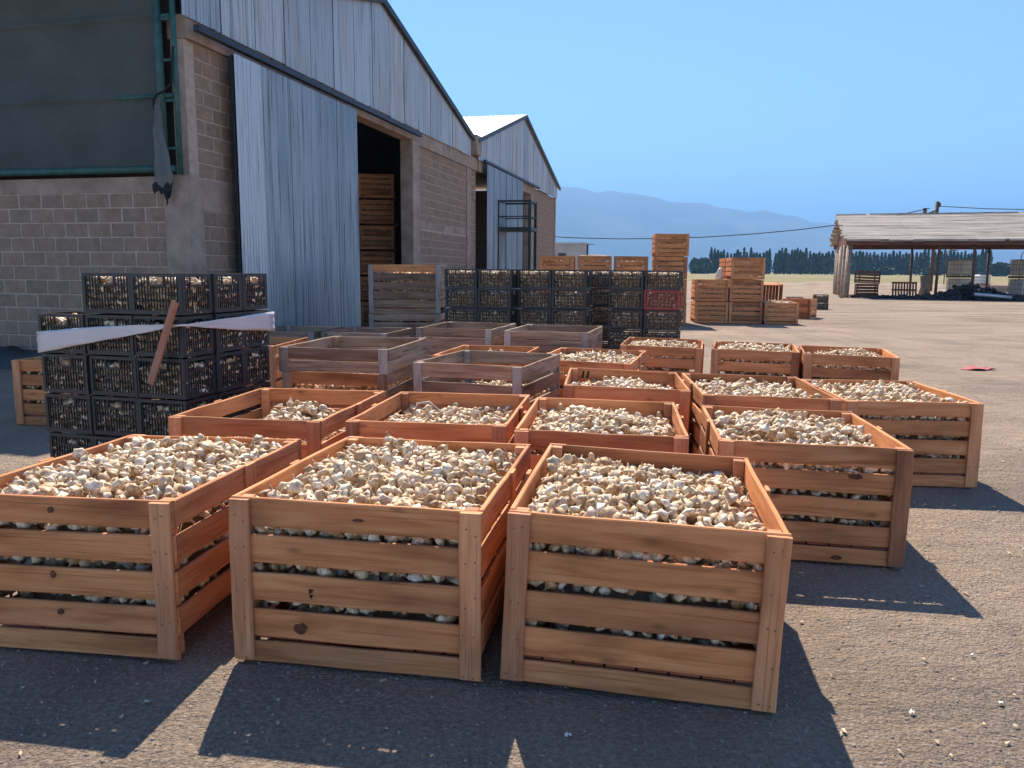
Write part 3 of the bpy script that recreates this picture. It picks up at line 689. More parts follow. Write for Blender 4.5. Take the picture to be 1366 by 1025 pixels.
near = [  # key, x, y, yaw, tilt x, tilt y, W, D, H, label, fill(level, mound, cx, cy, spread)
 ('A', .507, 2.973, -9.72, -.71, 1.72, .902, 1.142, .594, 'garlic bin leaning to one side, its bulbs heaped away from one corner', (.525, .06, -.16, -.12, .6)),
 ('B', -.452, 3.144, -9.59, -.78, .04, .91, 1.151, .601, 'brimful garlic bin with a burnt knot and small black mark on its lower slats', (.555, .02, 0, 0, .6)),
 ('C', -1.545, 3.253, -8.16, -.7, -.64, .90, 1.143, .584, 'brimful garlic bin beside the wrapped black crates, round knots down its slats', (.545, .025, 0, .1, .6)),
 ('G', 1.529, 4.222, -9.13, -.73, .78, .896, 1.135, .58, 'heaped garlic bin with a dark burn on its second slat, at the outer edge', (.52, .06, 0, .1, .5)),
 ('L', 2.69, 5.638, -5.24, -.39, -.08, .87, 1.141, .567, 'well filled garlic bin at the outer end of the second row on the gravel', (.515, .03, 0, 0, .6)),
 ('K', 1.752, 5.681, -4.47, .18, 1.05, .897, 1.147, .589, 'garlic bin squeezed between the outer gravel-side bin and a less full one', (.51, .035, 0, 0, .6)),
 ('D', -1.385, 4.795, -9.19, -.12, -.29, .894, 1.145, .586, 'half empty bin with a small garlic pile, next to the wrapped crates', (.42, .17, .10, -.02, .46)),
 ('E', -.392, 4.708, -7.57, -.42, -.23, .892, 1.144, .583, 'bin with garlic well below the rim, dry leaf on top, behind the burnt-knot bin', (.455, .03, .1, 0, .7)),
 ('F', .524, 4.483, -7.7, -.22, .47, .89, 1.143, .581, 'heaped garlic bin directly behind the leaning one', (.50, .08, -.05, 0, .5)),
 ('J', .857, 6.026, -6.43, -.54, 1.37, .892, 1.142, .582, 'garlic bin with two black scorch strokes inside its back board', (.475, .07, 0, 0, .45)),
 ('M', .795, 7.672, -16.31, .69, .18, .90, 1.144, .59, 'heaped garlic bin beside the weathered grey bin collar', (.52, .05, 0, 0, .5)),
 ('N', 1.753, 9.133, -13.84, 0, .86, .897, 1.144, .587, 'heaped garlic bin at the foot of the crate stack with the red crate', (.52, .05, 0, 0, .5)),
 ('O', 2.701, 8.752, -16.36, -.45, .53, .894, 1.143, .584, 'heaped garlic bin in the back row with white scraps behind it', (.53, .04, 0, 0, .5)),
 ('P', 3.548, 8.34, -17.19, -.5, .45, .887, 1.144, .58, 'heaped garlic bin at the outer end of the back row', (.50, .08, .05, 0, .45)),
]
for (k, x, y, yaw, tx, ty, W, D, H, lab, fl) in near:
    z = 0.004 + abs(math.sin(R(ty))) * W / 2 * .8 + abs(math.sin(R(tx))) * D / 2 * .5
    mt = bm_(x, y, z * .6, yaw, tx, ty)
    t = make_bin(lab, mt, W, D, H, group='garlic bins set out in rows'); BINS[k] = t; BM_[k] = mt
    lod = 'hi' if k in 'ABC' else ('mid' if k in 'DEFGJKL' else 'lo')
    lv, mo, cx, cy, spd = fl
    gp = [a[1] + .013 for a in zlay(H)[1:-1]]
    fill(mt, W, D, 0.1, lv, mo, lod, k if k in 'ABC' else None, cx, cy, spd, 3 if k in 'ABDEFG' else 2, True, gp)
knot(BINS['B'], -.20, .135, .028, .022, 1.151, 1); knot(BINS['B'], .02, .545, .02, .006, 1.151, 2)
knot(BINS['G'], .20, .435, .035, .016, 1.135, 3); knot(BINS['G'], .14, .03, .03, .012, 1.135, 4)
knot(BINS['C'], -.02, .535, .012, .012, 1.143, 5); knot(BINS['C'], -.03, .295, .011, .014, 1.143, 6); knot(BINS['C'], -.01, .155, .014, .013, 1.143, 7)
# the small black mark branded on bin B: letter F over a wedge
mk = Acc(); yb = -(1.151 / 2 - .0279) - .0115
for (x0, x1, z0, z1) in ((-.165, -.160, .268, .284), (-.160, -.149, .280, .284), (-.160, -.152, .273, .277)): mk.box(x0, x1, yb, yb + .004, z0, z1)
mk.add([(-.165, yb, .264), (-.151, yb, .264), (-.158, yb, .248), (-.165, yb + .004, .264), (-.151, yb + .004, .264), (-.158, yb + .004, .248)], [(0, 2, 1), (3, 4, 5), (0, 1, 4, 3), (1, 2, 5, 4), (2, 0, 3, 5)])
ob('branded_mark', mk.mesh('branded_mark'), BINS['B'], material=M['stamp'])
# dry leaf stalk lying on bin E, scorch strokes in bin J
tag(tube('dry_leaf', [(-.62, 4.86, .50), (-.60, 4.93, .565), (-.53, 4.96, .57), (-.47, 4.93, .53), (-.44, 4.88, .47)], .008, M['cane'], None, 5, radii=[.004, .008, .009, .006, .002]), 'curled dry garlic leaf lying on the half full bin', 'leaf')
for dx in (-.33, -.29): box('scorch_mark', (.014, .003, .06), (dx, 1.142 / 2 - .018 * 2.55 + .006, .53), M['stamp'], BINS['J'], rot=(0, R(8), 0), bev=0)

# weathered bins and collars in the middle of the yard
def collar(label, mtx, W, D, h, group):
    t = empty('bin_collar', mtx); tag(t, label, 'bin collar', group); T = .018; n = 2; sl = h / 2 - .008
    for i in range(n):
        z = i * (sl + .014) + sl / 2
        for sy in (-1, 1): board('slat', W - .008, sl, T, (0, sy * (D / 2 - T * 1.55), z), (0, R(random.uniform(-.4, .4)), 0), M['grey_wood'], t)
        for sx in (-1, 1): board('side_slat', D - 4.4 * T, sl, T, (sx * (W / 2 - T * .6), 0, z), (0, 0, R(90)), M['grey_wood'], t)
    for sx in (-1, 1):
        for sy in (-1, 1):
            board('corner_board', h, .072, T, (sx * (W / 2 - .038), sy * (D / 2 - T * .5), h / 2), (0, R(90), 0), M['bleached'], t)
            box('corner_post', (.045, .045, h - .004), (sx * (W / 2 - T * 1.15 - .024), sy * (D / 2 - T * 2.1 - .024), h / 2 - .004), M['grey_wood'], t)
    return t
GG = 'weathered grey bins and collars'
mH = bm_(-1.331, 6.766, 0.004, -9.4)
make_bin('mixed orange and grey bin under a weathered collar', mH, .88, 1.144, .585, 'wood', 'grey_wood', GG, sidebody='grey_wood', mids=False)
fill(mH, .88, 1.144, .1, .49, .0, 'lo', gaps=GAPS[-2:], layers=1)
collar('weathered grey collar with bleached corners stacked on the mixed bin', bm_(-1.331, 6.766, .591, -9.4), .907, 1.16, .195, GG)
mI = bm_(-.184, 6.681, 0.004, -19.2)
make_bin('nearly empty weathered grey bin with bleached corner boards', mI, .93, 1.1, .665, 'grey_wood', 'bleached', GG, mids=False)
fill(mI, .93, 1.1, .1, .36, .05, 'lo', gaps=[.14, .24], layers=1)
mU = bm_(-.236, 7.938, 0.004, -12.8)
make_bin('orange bin with a low garlic heap between two weathered grey bins', mU, .84, 1.1, .597, group='garlic bins set out in rows', mids=False)
fill(mU, .84, 1.1, .1, .5, .05, 'lo', layers=1, gaps=GAPS[-1:])
mV = bm_(-2.95, 8.97, 0.004, -4)
make_bin('orange bin mostly hidden behind the wrapped black crates', mV, group='garlic bins set out in rows'); fill(mV, .895, 1.144, .1, .45, .0, 'lo', gaps=GAPS[1:], layers=1)
mW = bm_(-3.92, 7.42, 0.004, -8)
make_bin('orange garlic bin in the barn shade behind the wrapped crates', mW, group='garlic bins set out in rows'); fill(mW, .895, 1.144, .1, .50, .0, 'lo', gaps=GAPS, layers=1)
for (lab, x, y, W, D, yaw) in (('weathered grey collared bin next to the low orange bin, nearer the barn', -.53, 9.433, .89, 1.13, -14.4), ('weathered grey collared bin backing onto the black crate stacks', .50, 9.08, .92, 1.13, -14.6)):
    mt = bm_(x, y, .004, yaw); make_bin(lab, mt, W, D, .555, 'grey_wood', 'bleached', GG, detail=1, mids=False)
    fill(mt, W, D, .1, .3, .02, 'lo', sides=False, layers=1)
    collar('grey two-board collar on the bin ' + ('next to the low orange bin' if x < 0 else 'backing onto the black crates'), bm_(x, y, .561, yaw), W + .01, D + .01, .19, GG)
make_bin('shaded grey bin standing against the sliding door', bm_(-2.95, 10.88, .004, -10), .9, 1.1, .585, 'grey_wood', 'bleached', GG, detail=1, mids=False)
make_bin('shaded grey empty bin beside the tall grey stack at the barn opening', bm_(-1.961, 10.728, .004, -10.7), .9, 1.1, .585, 'grey_wood', 'bleached', GG, detail=1, mids=False)
for (lab, z, H) in (('lower bin of the tall grey stack before the barn opening', .004, .72), ('tall weathered grey bin on top, before the barn opening, orange top board', .73, .75)):
    mt = bm_(-1.66, 12.7, z, -3 + z * 2); make_bin(lab, mt, 1.12, .95, H, 'grey_wood', 'bleached', GG, n=6, detail=1, mids=False, top='wood' if z > .5 else None)
    fill(mt, 1.12, .95, .1, .62, .0, 'lo', gaps=[a[1] + .012 for a in zlay(H, 6)[1:-1]], layers=1)

# stacks of bins: inside the barn and along the far side of the yard
ORD = ['lowest', 'second', 'third', 'fourth', 'fifth', 'topmost']
def stack(n, x, y, yaw, where, group, W=.895, detail=1, dz=.6, full_top=False, empty_=False):
    for i in range(n):
        mt = bm_(x + random.uniform(-.015, .015), y + random.uniform(-.015, .015), .004 + i * dz, yaw + random.uniform(-1, 1))
        lv = 'topmost' if i == n - 1 and n > 1 else ORD[i]
        lab = (lv + ' orange bin ' + where) if n > 1 else 'orange bin ' + where
        make_bin(lab, mt, W, 1.144, .585, group=group, detail=detail, mids=False)
        if not empty_:
            fill(mt, W, 1.144, .1, .56 if (i == n - 1 and full_top) else .51, .04 if (i == n - 1 and full_top) else .0, 'lo', sides=True, layers=1, gaps=GAPS, sp=.056)
for c2, (x, y) in enumerate(((-3.47, 20.6), (-4.45, 20.9))):
    stack(6, x, y, 4, 'in the stack inside the dark barn' + (' opening' if c2 == 0 else ', half hidden by the sliding door'), 'bins stacked inside the barn', dz=.632, detail=0)
FG = 'bins stacked at the far side of the yard'
stack(3, 1.2, 21.4, -7, 'of the far stack nearest the second barn', FG, detail=0)
stack(3, 2.2, 21.35, -7, 'of the far stack with spilling garlic on top', FG, detail=0, full_top=True)
stack(3, 3.15, 21.3, -7, 'of the far stack next to the four-high stack', FG, detail=0)
stack(4, 4.24, 21.6, -7, 'of the four-high stack towering over the yard', FG, detail=0)
stack(2, 5.53, 22.2, -7, 'of the two-high far stack beside the dark gap', FG, detail=0)
stack(3, 6.46, 22.15, -7, 'of the three-high far stack with lit side', FG, detail=0)
stack(3, 6.60, 23.35, -7, 'of the far stack behind the three-high one', FG, detail=0)
stack(1, 7.33, 21.85, -7, 'standing alone with garlic heaped on top', FG, detail=1, full_top=True)
stack(1, 8.94, 24.69, -30, 'turned askew behind the lone heaped one', FG, detail=1, empty_=True)
tb = make_bin('empty orange bin tipped on end with its floor showing', Matrix.Translation((7.62, 23.9, .57)) @ Matrix.Rotation(R(-6), 4, 'Z') @ Matrix.Rotation(R(97), 4, 'X'), .8, 1.1, .5, group=FG, detail=1, mids=False)

# ------------------------------------------------------------------ black plastic crates
CW, CD, CH = 0.50, 0.365, 0.285
def lattice(L, h, nb, horiz, handle=True):
    a = Acc(); t = .012
    a.box(-L/2, L/2, -t/2, t/2, h - .022, h - .0); a.box(-L/2, L/2, -t/2, t/2, 0, .028)
    a.box(-L/2, -L/2 + .03, -t/2 - .003, t/2 + .003, .028, h - .022); a.box(L/2 - .03, L/2, -t/2 - .003, t/2 + .003, .028, h - .022)
    hw = min(.07, L * .2); hz0, hz1 = h - .075, h - .04
    for i in range(nb):
        x = -L/2 + .03 + (L - .06) * (i + .5) / nb; w = .0026
        if handle and abs(x) < hw: a.box(x - w, x + w, -t/2, t/2, .028, hz0 - .008)
        else: a.box(x - w, x + w, -t/2, t/2, .028, h - .022)
    for z in horiz:
        a.box(-L/2 + .03, L/2 - .03, -t/2 + .002, t/2 - .002, z - .003, z + .003)
    if handle:
        a.box(-hw, hw, -t/2 - .002, t/2 + .002, hz0 - .012, hz0); a.box(-hw - .01, -hw, -t/2 - .002, t/2 + .002, hz0 - .012, h - .02); a.box(hw, hw + .01, -t/2 - .002, t/2 + .002, hz0 - .012, h - .02)
    return a.mesh('lattice')
LONG = {c: lattice(CW, CH - .012, 15, (.085, .14, .19)) for c in ('plastic', 'plastic_red')}
SHORT = {c: lattice(CD - .026, CH - .012, 11, (.085, .14, .19)) for c in ('plastic', 'plastic_red')}
def crate(label, mtx, group, mat_='plastic', garlic=True, faces=('front', 'right'), lod='lo', top=True):
    t = empty('plastic_crate', mtx); tag(t, label, 'crate', group)
    ob('long_wall', LONG[mat_], t, (0, -CD/2 + .007, .006), material=M[mat_]); ob('long_wall', LONG[mat_], t, (0, CD/2 - .007, .006), material=M[mat_])
    for s in (-1, 1): ob('short_wall', SHORT[mat_], t, (s * (CW/2 - .007), 0, .006), (0, 0, R(90)), material=M[mat_])
    box('base', (CW - .03, CD - .03, .012), (0, 0, .010), M[mat_], t); 
    if garlic:
        MW = np.array(mtx); sp = .053
        zt = CH - .055
        for zz in np.arange(.035, zt, .045):
            for x in np.arange(-CW/2 + .05, CW/2 - .03, sp):
                if 'front' in faces: put(MW, (x + rng.uniform(-.01, .01), -CD/2 + .036 + rng.uniform(-.003, .006), zz + rng.uniform(-.01, .01)), lod)
                if 'back' in faces: put(MW, (x, CD/2 - .042, zz), lod)
            for y in np.arange(-CD/2 + .05, CD/2 - .03, sp):
                if 'right' in faces: put(MW, (CW/2 - .036 + rng.uniform(-.006, .003), y + rng.uniform(-.01, .01), zz + rng.uniform(-.01, .01)), lod)
                if 'left' in faces: put(MW, (-CW/2 + .036, y, zz), lod)
        if top:
            for x in np.arange(-CW/2 + .05, CW/2 - .03, sp):
                for y in np.arange(-CD/2 + .05, CD/2 - .03, sp): put(MW, (x + rng.uniform(-.01, .01), y + rng.uniform(-.01, .01), zt + rng.uniform(-.012, .012)), lod)
        a = Acc(); a.box(-CW/2 + .06, CW/2 - .06, -CD/2 + .06, CD/2 - .06, .02, CH - .06)
        CORE.add([tuple((MW @ np.array([*v, 1.0]))[:3]) for v in a.v], a.f)
    return t
ROWN = ['bottom', 'second', 'third', 'fourth', 'topmost']
def cstack(x, y, yaw, rows, where, group, faces, rot90=False, red=None, lod='lo'):
    for r in range(rows):
        yw = yaw + (90 if rot90 else 0) + random.uniform(-1.2, 1.2)
        mt = bm_(x + random.uniform(-.008, .008), y + random.uniform(-.008, .008), .002 + r * CH, yw)
        nm = 'topmost' if r == rows - 1 else ROWN[r]
        c = 'plastic_red' if red == r else 'plastic'
        lab = ('faded red plastic crate ' if red == r else nm + ' black plastic crate ') + where
        crate(lab, mt, group, c, True, faces, lod, top=(r == rows - 1))
PG = 'black crates in the film-wrapped stack'
# wrapped stack: u runs along its front, w goes back
U_, V_ = Vector((math.cos(R(-15)), math.sin(R(-15)), 0)), Vector((math.sin(R(15)), math.cos(R(15)), 0))
P0 = Vector((-2.12, 5.05, 0))
def pl(u, w): p = P0 + U_ * u + V_ * w; return p.x, p.y
for (u, w, rows, where, fc) in ((-.945, .165, 4, 'in the low corner column of the wrapped stack', ('front',)),
        (-.567, .165, 5, 'in the middle front column of the wrapped stack', ('front',)),
        (-.19, .165, 5, 'in the column under the stick of the wrapped stack', ('front', 'right')),
        (-.19, .50, 5, 'in the wrapped stack, midway along its side toward the bins', ('right',)),
        (-.19, .835, 5, 'in the wrapped stack, at its end toward the barn door', ('right',))):
    x, y = pl(u, w)
    for r in range(rows):
        mt = bm_(x + random.uniform(-.008, .008), y + random.uniform(-.008, .008), .002 + r * CH * .965, -15 + random.uniform(-1.5, 1.5)) @ Matrix.Diagonal((.75, .9, .965, 1))
        crate(('topmost' if r == rows - 1 else ROWN[r]) + ' black plastic crate ' + where, mt, PG, 'plastic', True, fc, 'mid', top=(r == rows - 1))
# white film band round the wrapped stack, twisted to a cord at the stick, and the stick
def band(name, pts, widths, label, cat):
    vs, fs = [], []; ns, nr = 44, 7; seg = np.linspace(0, len(pts) - 1, ns)
    for k, q in enumerate(seg):
        i0 = min(int(q), len(pts) - 2); f_ = q - i0; p = pts[i0].lerp(pts[i0 + 1], f_); w = widths[i0] * (1 - f_) + widths[i0 + 1] * f_
        dr_ = (pts[i0 + 1] - pts[i0]); nrm = Vector((dr_.y, -dr_.x, 0)).normalized()
        for r in range(nr):
            t_ = r / (nr - 1) - .5; off = .0025 * math.sin(k * .9 + r * 2.1) + .003 * math.sin(r * 3.3 - k * .35)
            vs.append(tuple(p + nrm * (off * min(1, w / .05) + .004) + Vector((0, 0, t_ * w + .001 * math.sin(k * 1.3 + r)))))
    for k in range(ns - 1):
        for r in range(nr - 1): a = k * nr + r; fs.append((a, a + nr, a + nr + 1, a + 1))
    me = mesh_from(name, vs, fs, True); o = ob(name, me, material=M['white_film'])
    md = o.modifiers.new('thickness', 'SOLIDIFY'); md.thickness = .002
    tag(o, label, cat); return o
def pz(u, w, z, off=0.0): p = P0 + U_ * u + V_ * w - V_ * off; return Vector((p.x, p.y, z))
pts = [pz(-1.14, -.02, .90), pz(-.9, -.03, .935), pz(-.65, -.035, .97), pz(-.4, -.035, 1.0), pz(-.15, -.035, 1.03), pz(-.01, -.03, 1.045)]
wds = [.145, .125, .1, .07, .035, .012]
pts2 = [Vector((pz(.03, w, 0).x, pz(.03, w, 0).y, z)) for w, z in ((.02, 1.045), (.25, 1.035), (.6, 1.02), (1.02, 1.01))]
band('wrapping_film', pts + pts2, wds + [.014, .05, .1, .15], 'white plastic film band twisted around the stack of black crates', 'film')
a, b_ = pz(.015, -.075, 1.20), pz(-.22, -.06, .66)
st = box('wooden_stick', ((a - b_).length, .05, .018), (a + b_) / 2, M['stick'], rot=(0, 0, 0)); st.rotation_mode = 'QUATERNION'; st.rotation_quaternion = (a - b_).to_track_quat('X', 'Y')
tag(st, 'short wooden lath twisted into the film on the crate stack', 'stick')

PG2 = 'black crates in the yard stacks'
def double(x, y, yaw, where, red=None):
    ux, uy = math.cos(R(yaw)), math.sin(R(yaw)); vx, vy = -uy, ux
    for c2, nm in enumerate(('barn-side column ', 'field-side column ')):
        cx, cy = x + ux * (.25 + .515 * c2) + vx * .19, y + uy * (.25 + .515 * c2) + vy * .19
        cstack(cx, cy, yaw, 5, 'in the ' + nm + where, PG2, ('front', 'right') if c2 else ('front',), red=red if c2 else None)
double(-1.0, 11.62, -17, 'of the stack beside the tall grey bins')
double(.07, 11.55, -17, 'of the stack behind the grey collared bin')
double(1.40, 11.52, -17, 'of the stack holding the red crate', red=3)
cstack(1.52, 12.75, -17, 5, 'in the recessed shaded column between two stacks', PG2, ('front',))
cstack(9.7, 27.2, -10, 2, 'behind the askew bin far across the yard', PG2, ('front',))
cstack(11.85, 30.4, -10, 2, 'standing alone far out on the dirt', PG2, ('front',))

# ------------------------------------------------------------------ garlic bulbs: 300 single, the rest one mass
TOPS.sort(key=lambda t: t[0])
where = {'A': 'leaning garlic bin', 'B': 'bin with the burnt knot', 'C': 'bin beside the wrapped crates'}
BM = []
for i, (v, f, p) in enumerate(BULB['hi']):
    me = mesh_from('garlic_bulb', v.tolist(), [tuple(int(a) for a in q) for q in f], True); me.materials.append(M['garlic'])
    a1 = me.attributes.new('rnd', 'FLOAT', 'POINT'); a1.data.foreach_set('value', np.full(len(v), i * .167, np.float32))
    a2 = me.attributes.new('part', 'FLOAT', 'POINT'); a2.data.foreach_set('value', p)
    BM.append(me)
for i, (d, m4, key) in enumerate(TOPS):
    if i < 300:
        o = bpy.data.objects.new('garlic_bulb', BM[i % 6]); COL.objects.link(o); o.matrix_world = Matrix(m4.tolist())
        tag(o, 'pale dry garlic bulb lying on the heap in the ' + where[key], 'garlic', 'garlic bulbs on top of the front bins')
    else: GAR.append(('hi', m4))
V, F, RN, PT = [], [], [], []; off = 0
for (lod, m4) in GAR:
    v, f, p = BULB[lod][rng.integers(len(BULB[lod]))]
    V.append(v @ m4[:3, :3].T.astype(np.float32) + m4[:3, 3].astype(np.float32)); F.append(f + off); RN.append(np.full(len(v), rng.random(), np.float32)); PT.append(p); off += len(v)
cv = np.array(CORE.v, np.float32)
tri = []
for f in CORE.f:
    for k in range(1, len(f) - 1): tri.append((f[0], f[k], f[k + 1]))
V.append(cv); F.append(np.array(tri, np.int32) + off); RN.append(np.full(len(cv), .2, np.float32)); PT.append(np.full(len(cv), 1.0, np.float32))  # core takes the full neck brown as painted crevice shade
V = np.concatenate(V); F = np.concatenate(F); RN = np.concatenate(RN); PT = np.concatenate(PT)
me = bpy.data.meshes.new('garlic_bulbs'); me.vertices.add(len(V)); me.vertices.foreach_set('co', V.ravel())
me.loops.add(F.size); me.loops.foreach_set('vertex_index', F.ravel().astype(np.int32))
me.polygons.add(len(F)); me.polygons.foreach_set('loop_start', np.arange(0, F.size, 3, dtype=np.int32)); me.polygons.foreach_set('loop_total', np.full(len(F), 3, np.int32))
me.update(calc_edges=True); me.polygons.foreach_set('use_smooth', np.ones(len(F), bool))
a1 = me.attributes.new('rnd', 'FLOAT', 'POINT'); a1.data.foreach_set('value', RN); a2 = me.attributes.new('part', 'FLOAT', 'POINT'); a2.data.foreach_set('value', PT)
tag(ob('garlic_bulbs', me, material=M['garlic']), 'loose pale garlic bulbs filling the bins and crates', 'garlic', kind='stuff')
print('bulbs', len(GAR), 'tris', len(F))

rs = random.Random(31)
for _ in range(420):          # husk blown onto the gravel round the bins
    y = rs.uniform(1.5, 7.5); x = rs.uniform(-.6, .72) * (y + .5); an = rs.uniform(0, 6.28); L_, w_ = rs.uniform(.004, .014), rs.uniform(.002, .006); ca, sa = math.cos(an), math.sin(an)
    HUSK.add([(x + ca * a - sa * b_, y + sa * a + ca * b_, .006 + h_) for a, b_, h_ in ((-L_, -w_, 0), (L_, -w_, .004), (L_, w_, .002), (-L_, w_, .006))], [(0, 1, 2, 3)])
M['husk'] = plain('garlic_husk', (0.50, 0.41, 0.29), .9, 0, .2, .35, 60)
tag(ob('garlic_husks', HUSK.mesh('garlic_husks', True), material=M['husk']), 'dry papery husk flakes among the bulbs and on the gravel', 'husks', kind='stuff')
# ------------------------------------------------------------------ pebbles, scraps, cloth on the ground
pa = Acc(); rs = random.Random(11)
ico = bmesh.new(); bmesh.ops.create_cone(ico, cap_ends=True, segments=5, radius1=1.0, radius2=.45, depth=1.2); iv = [tuple(v.co) for v in ico.verts]; ifc = [tuple(v.index for v in f.verts) for f in ico.faces]; ico.free()
for k in range(26000):
    y = 1.3 + 8.5 * rs.random() ** 1.5; x = rs.uniform(-.75, .78) * (y + .6)
    s = 0.002 + 0.0075 * rs.random() ** 5
    sx_, sy_, sz_ = s * rs.uniform(.7, 1.5), s * rs.uniform(.7, 1.3), s * rs.uniform(.4, .8); an = rs.uniform(0, 6.28); ca, sa = math.cos(an), math.sin(an)
    pa.add([(x + (v[0] * ca - v[1] * sa) * sx_, y + (v[0] * sa + v[1] * ca) * sy_, v[2] * sz_ + sz_ * .3) for v in iv], ifc)
tag(ob('pebbles', pa.mesh('pebbles', True), material=M['pebble']), 'small grey pebbles scattered over the gravel yard', 'pebbles', kind='stuff')
def scrap(name, x, y, s, m_, label, cat, seed, group=None, fold=.35):
    rs = random.Random(seed); n = 6; vs, fs = [], []
    for j in range(n):
        for i in range(n):
            u, w = i / (n - 1) - .5, j / (n - 1) - .5
            vs.append((x + s[0] * u * (1 + .3 * math.sin(5 * w + seed)) + s[1] * .3 * w, y + s[1] * w * (1 + .4 * math.sin(4 * u + seed)), .006 + fold * min(s) * abs(math.sin(4 * u + seed) * math.cos(3.5 * w + seed * .7)) + rs.uniform(0, .006)))
    for j in range(n - 1):
        for i in range(n - 1): a = j * n + i; fs.append((a, a + 1, a + n + 1, a + n))
    return tag(ob(name, mesh_from(name, vs, fs, True), material=m_), label, cat, group)
scrap('red_cloth', 6.92, 11.6, (.42, .26), M['red_cloth'], 'crumpled red cloth lying alone on the gravel', 'cloth', 2, fold=.12)
scrap('plastic_sheet_scrap', 3.02, 10.35, (.22, .16), M['white_plastic'], 'white plastic scrap on the ground behind the back row of bins', 'scrap', 4, 'white scraps behind the bins')
scrap('plastic_sheet_scrap', 3.45, 10.2, (.2, .1), M['white_plastic'], 'white plastic scrap on the ground behind the back row of bins', 'scrap', 6, 'white scraps behind the bins')
for i, (x, y) in enumerate(((1.62, 2.42), (1.30, 2.36), (.18, 2.22), (1.72, 2.75), (-1.0, 2.0))):
    scrap('garlic_skin', x, y, (.018, .013), M['white_plastic'], 'white papery garlic skin flake on the gravel by the front bins', 'garlic skin', 20 + i, 'garlic skin flakes on the gravel')

# ------------------------------------------------------------------ white sack, small house, poles, wire
vs, fs = tubem([(5.86, 22.5, 1.19), (5.86, 22.5, 1.24), (5.87, 22.5, 1.34), (5.86, 22.5, 1.42), (5.88, 22.5, 1.46), (5.87, 22.5, 1.52)], .1, 10, radii=[.11, .13, .12, .07, .075, .03])
tag(ob('white_sack', mesh_from('white_sack', vs, fs, True), material=M['white_plastic']), 'small tied white sack standing on the two-high bins', 'sack')
hs = empty('flat_roofed_house', Matrix.Translation((4.05, 60, 0)) @ Matrix.Rotation(R(-6), 4, 'Z')); tag(hs, 'small flat-roofed grey house beyond the second barn', 'house')
box('wall', (2.9, 4.0, 3.35), (0, 2, 1.675), M['render'], hs); box('roof', (3.05, 4.15, .14), (0, 2, 3.42), M['render'], hs)
wo = box('window', (.55, .08, .4), (-.35, -.02, 2.5), M['dark_steel'], hs); box('frame', (.62, .05, .05), (0, -.01, .22), M['render'], wo)
pp = empty('lamp_post', Matrix.Translation((5.7, 61, 0))); tag(pp, 'thin dark pole beside the flat-roofed house', 'pole')
tube('pole', [(0, 0, 0), (0, 0, 3.45)], .07, M['rust'], pp); box('arm', (.6, .05, .05), (.2, 0, 3.4), M['rust'], pp)
up = empty('utility_pole', Matrix.Translation((31.9, 60.5, 0))); tag(up, 'dark utility pole with crossarm rising behind the thatched shed', 'utility pole')
tube('pole', [(0, 0, 0), (0, 0, 6.75)], .14, M['rust'], up, 8)
box('crossarm', (1.1, .12, .12), (-.45, -.1, 5.95), M['rust'], up, rot=(0, R(-20), 0)); box('insulator', (.2, .2, .5), (-.95, -.1, 6.0), M['rust'], up); box('insulator', (.12, .12, .3), (.12, -.12, 6.5), M['rust'], up)
wp = []
for px, py in ((1226, 281), (1180, 290.5), (1120, 300.5), (1060, 308), (1000, 313.5), (940, 317.5), (880, 319.5), (820, 320), (760, 318.5), (700, 315)):
    k = 60.3; wp.append(((px - 683) / 1048.47 * k, k, CAMH + (360.5 + (px - 683) * .0076 - py) / 1048.47 * k))
tag(tube('power_line', wp, .035, M['rope'], None, 5), 'black power line sagging from the utility pole toward the barns', 'power line')
wp2 = [(31.9, 60.3, 6.4), (34, 58, 6.05), (37, 55, 5.75), (40, 52, 5.6)]
tag(tube('power_line', wp2, .03, M['rope'], None, 5), 'black power line leaving the utility pole over the thatched roof', 'power line')

# ------------------------------------------------------------------ thatched open shed with its clutter
SM = Matrix.Translation((18.93, 44.85, 0)) @ Matrix.Rotation(math.atan2(-.306, .952), 4, 'Z')
sh = empty('thatched_shed', SM); tag(sh, 'open cane-thatched shed on thin poles at the edge of the field', 'shed')
LEN, WID = 22.0, 8.8
rs = random.Random(5); th = []
for (name, ya, yb) in (('thatch_slope', -.3, WID / 2), ('thatch_slope', WID + .3, WID / 2)):
    acc = Acc(); n = 64
    for i in range(n):
        f0, f1 = i / n, (i + 1) / n + .02
        for sgm in range(14):
            x0 = -.25 + LEN * sgm / 14 + rs.uniform(-.3, .3); x1 = x0 + LEN / 14 + rs.uniform(.1, .7)
            y0, y1 = ya + (yb - ya) * f0, ya + (yb - ya) * f1; z0, z1 = 3.22 + 1.65 * f0, 3.22 + 1.65 * f1
            dz = rs.uniform(0, .035); w0 = rs.uniform(-.03, .03)
            acc.add([(x0, y0, z0 + dz), (x1, y0, z0 + dz + w0), (x1, y1, z1 + dz + .03), (x0, y1, z1 + dz + .03), (x0, y0, z0 + dz - .1), (x1, y0, z0 + dz - .1), (x1, y1, z1 + dz - .08), (x0, y1, z1 + dz - .08)],
                    [(0, 1, 2, 3), (7, 6, 5, 4), (0, 4, 5, 1), (1, 5, 6, 2), (2, 6, 7, 3), (3, 7, 4, 0)])
    ob(name, acc.mesh('thatch'), sh, material=M['thatch'])
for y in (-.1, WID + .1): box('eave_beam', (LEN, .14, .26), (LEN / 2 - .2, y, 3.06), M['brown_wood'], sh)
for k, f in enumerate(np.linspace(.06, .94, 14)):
    y = WID * f; zt = 3.05 + 1.6 * (1 - abs(y - WID / 2) / (WID / 2)); box('gable_board', (.05, .5, round(zt - 2.95, 2)), (-.05, y, (zt + 2.95) / 2), M['brown_wood'], sh)
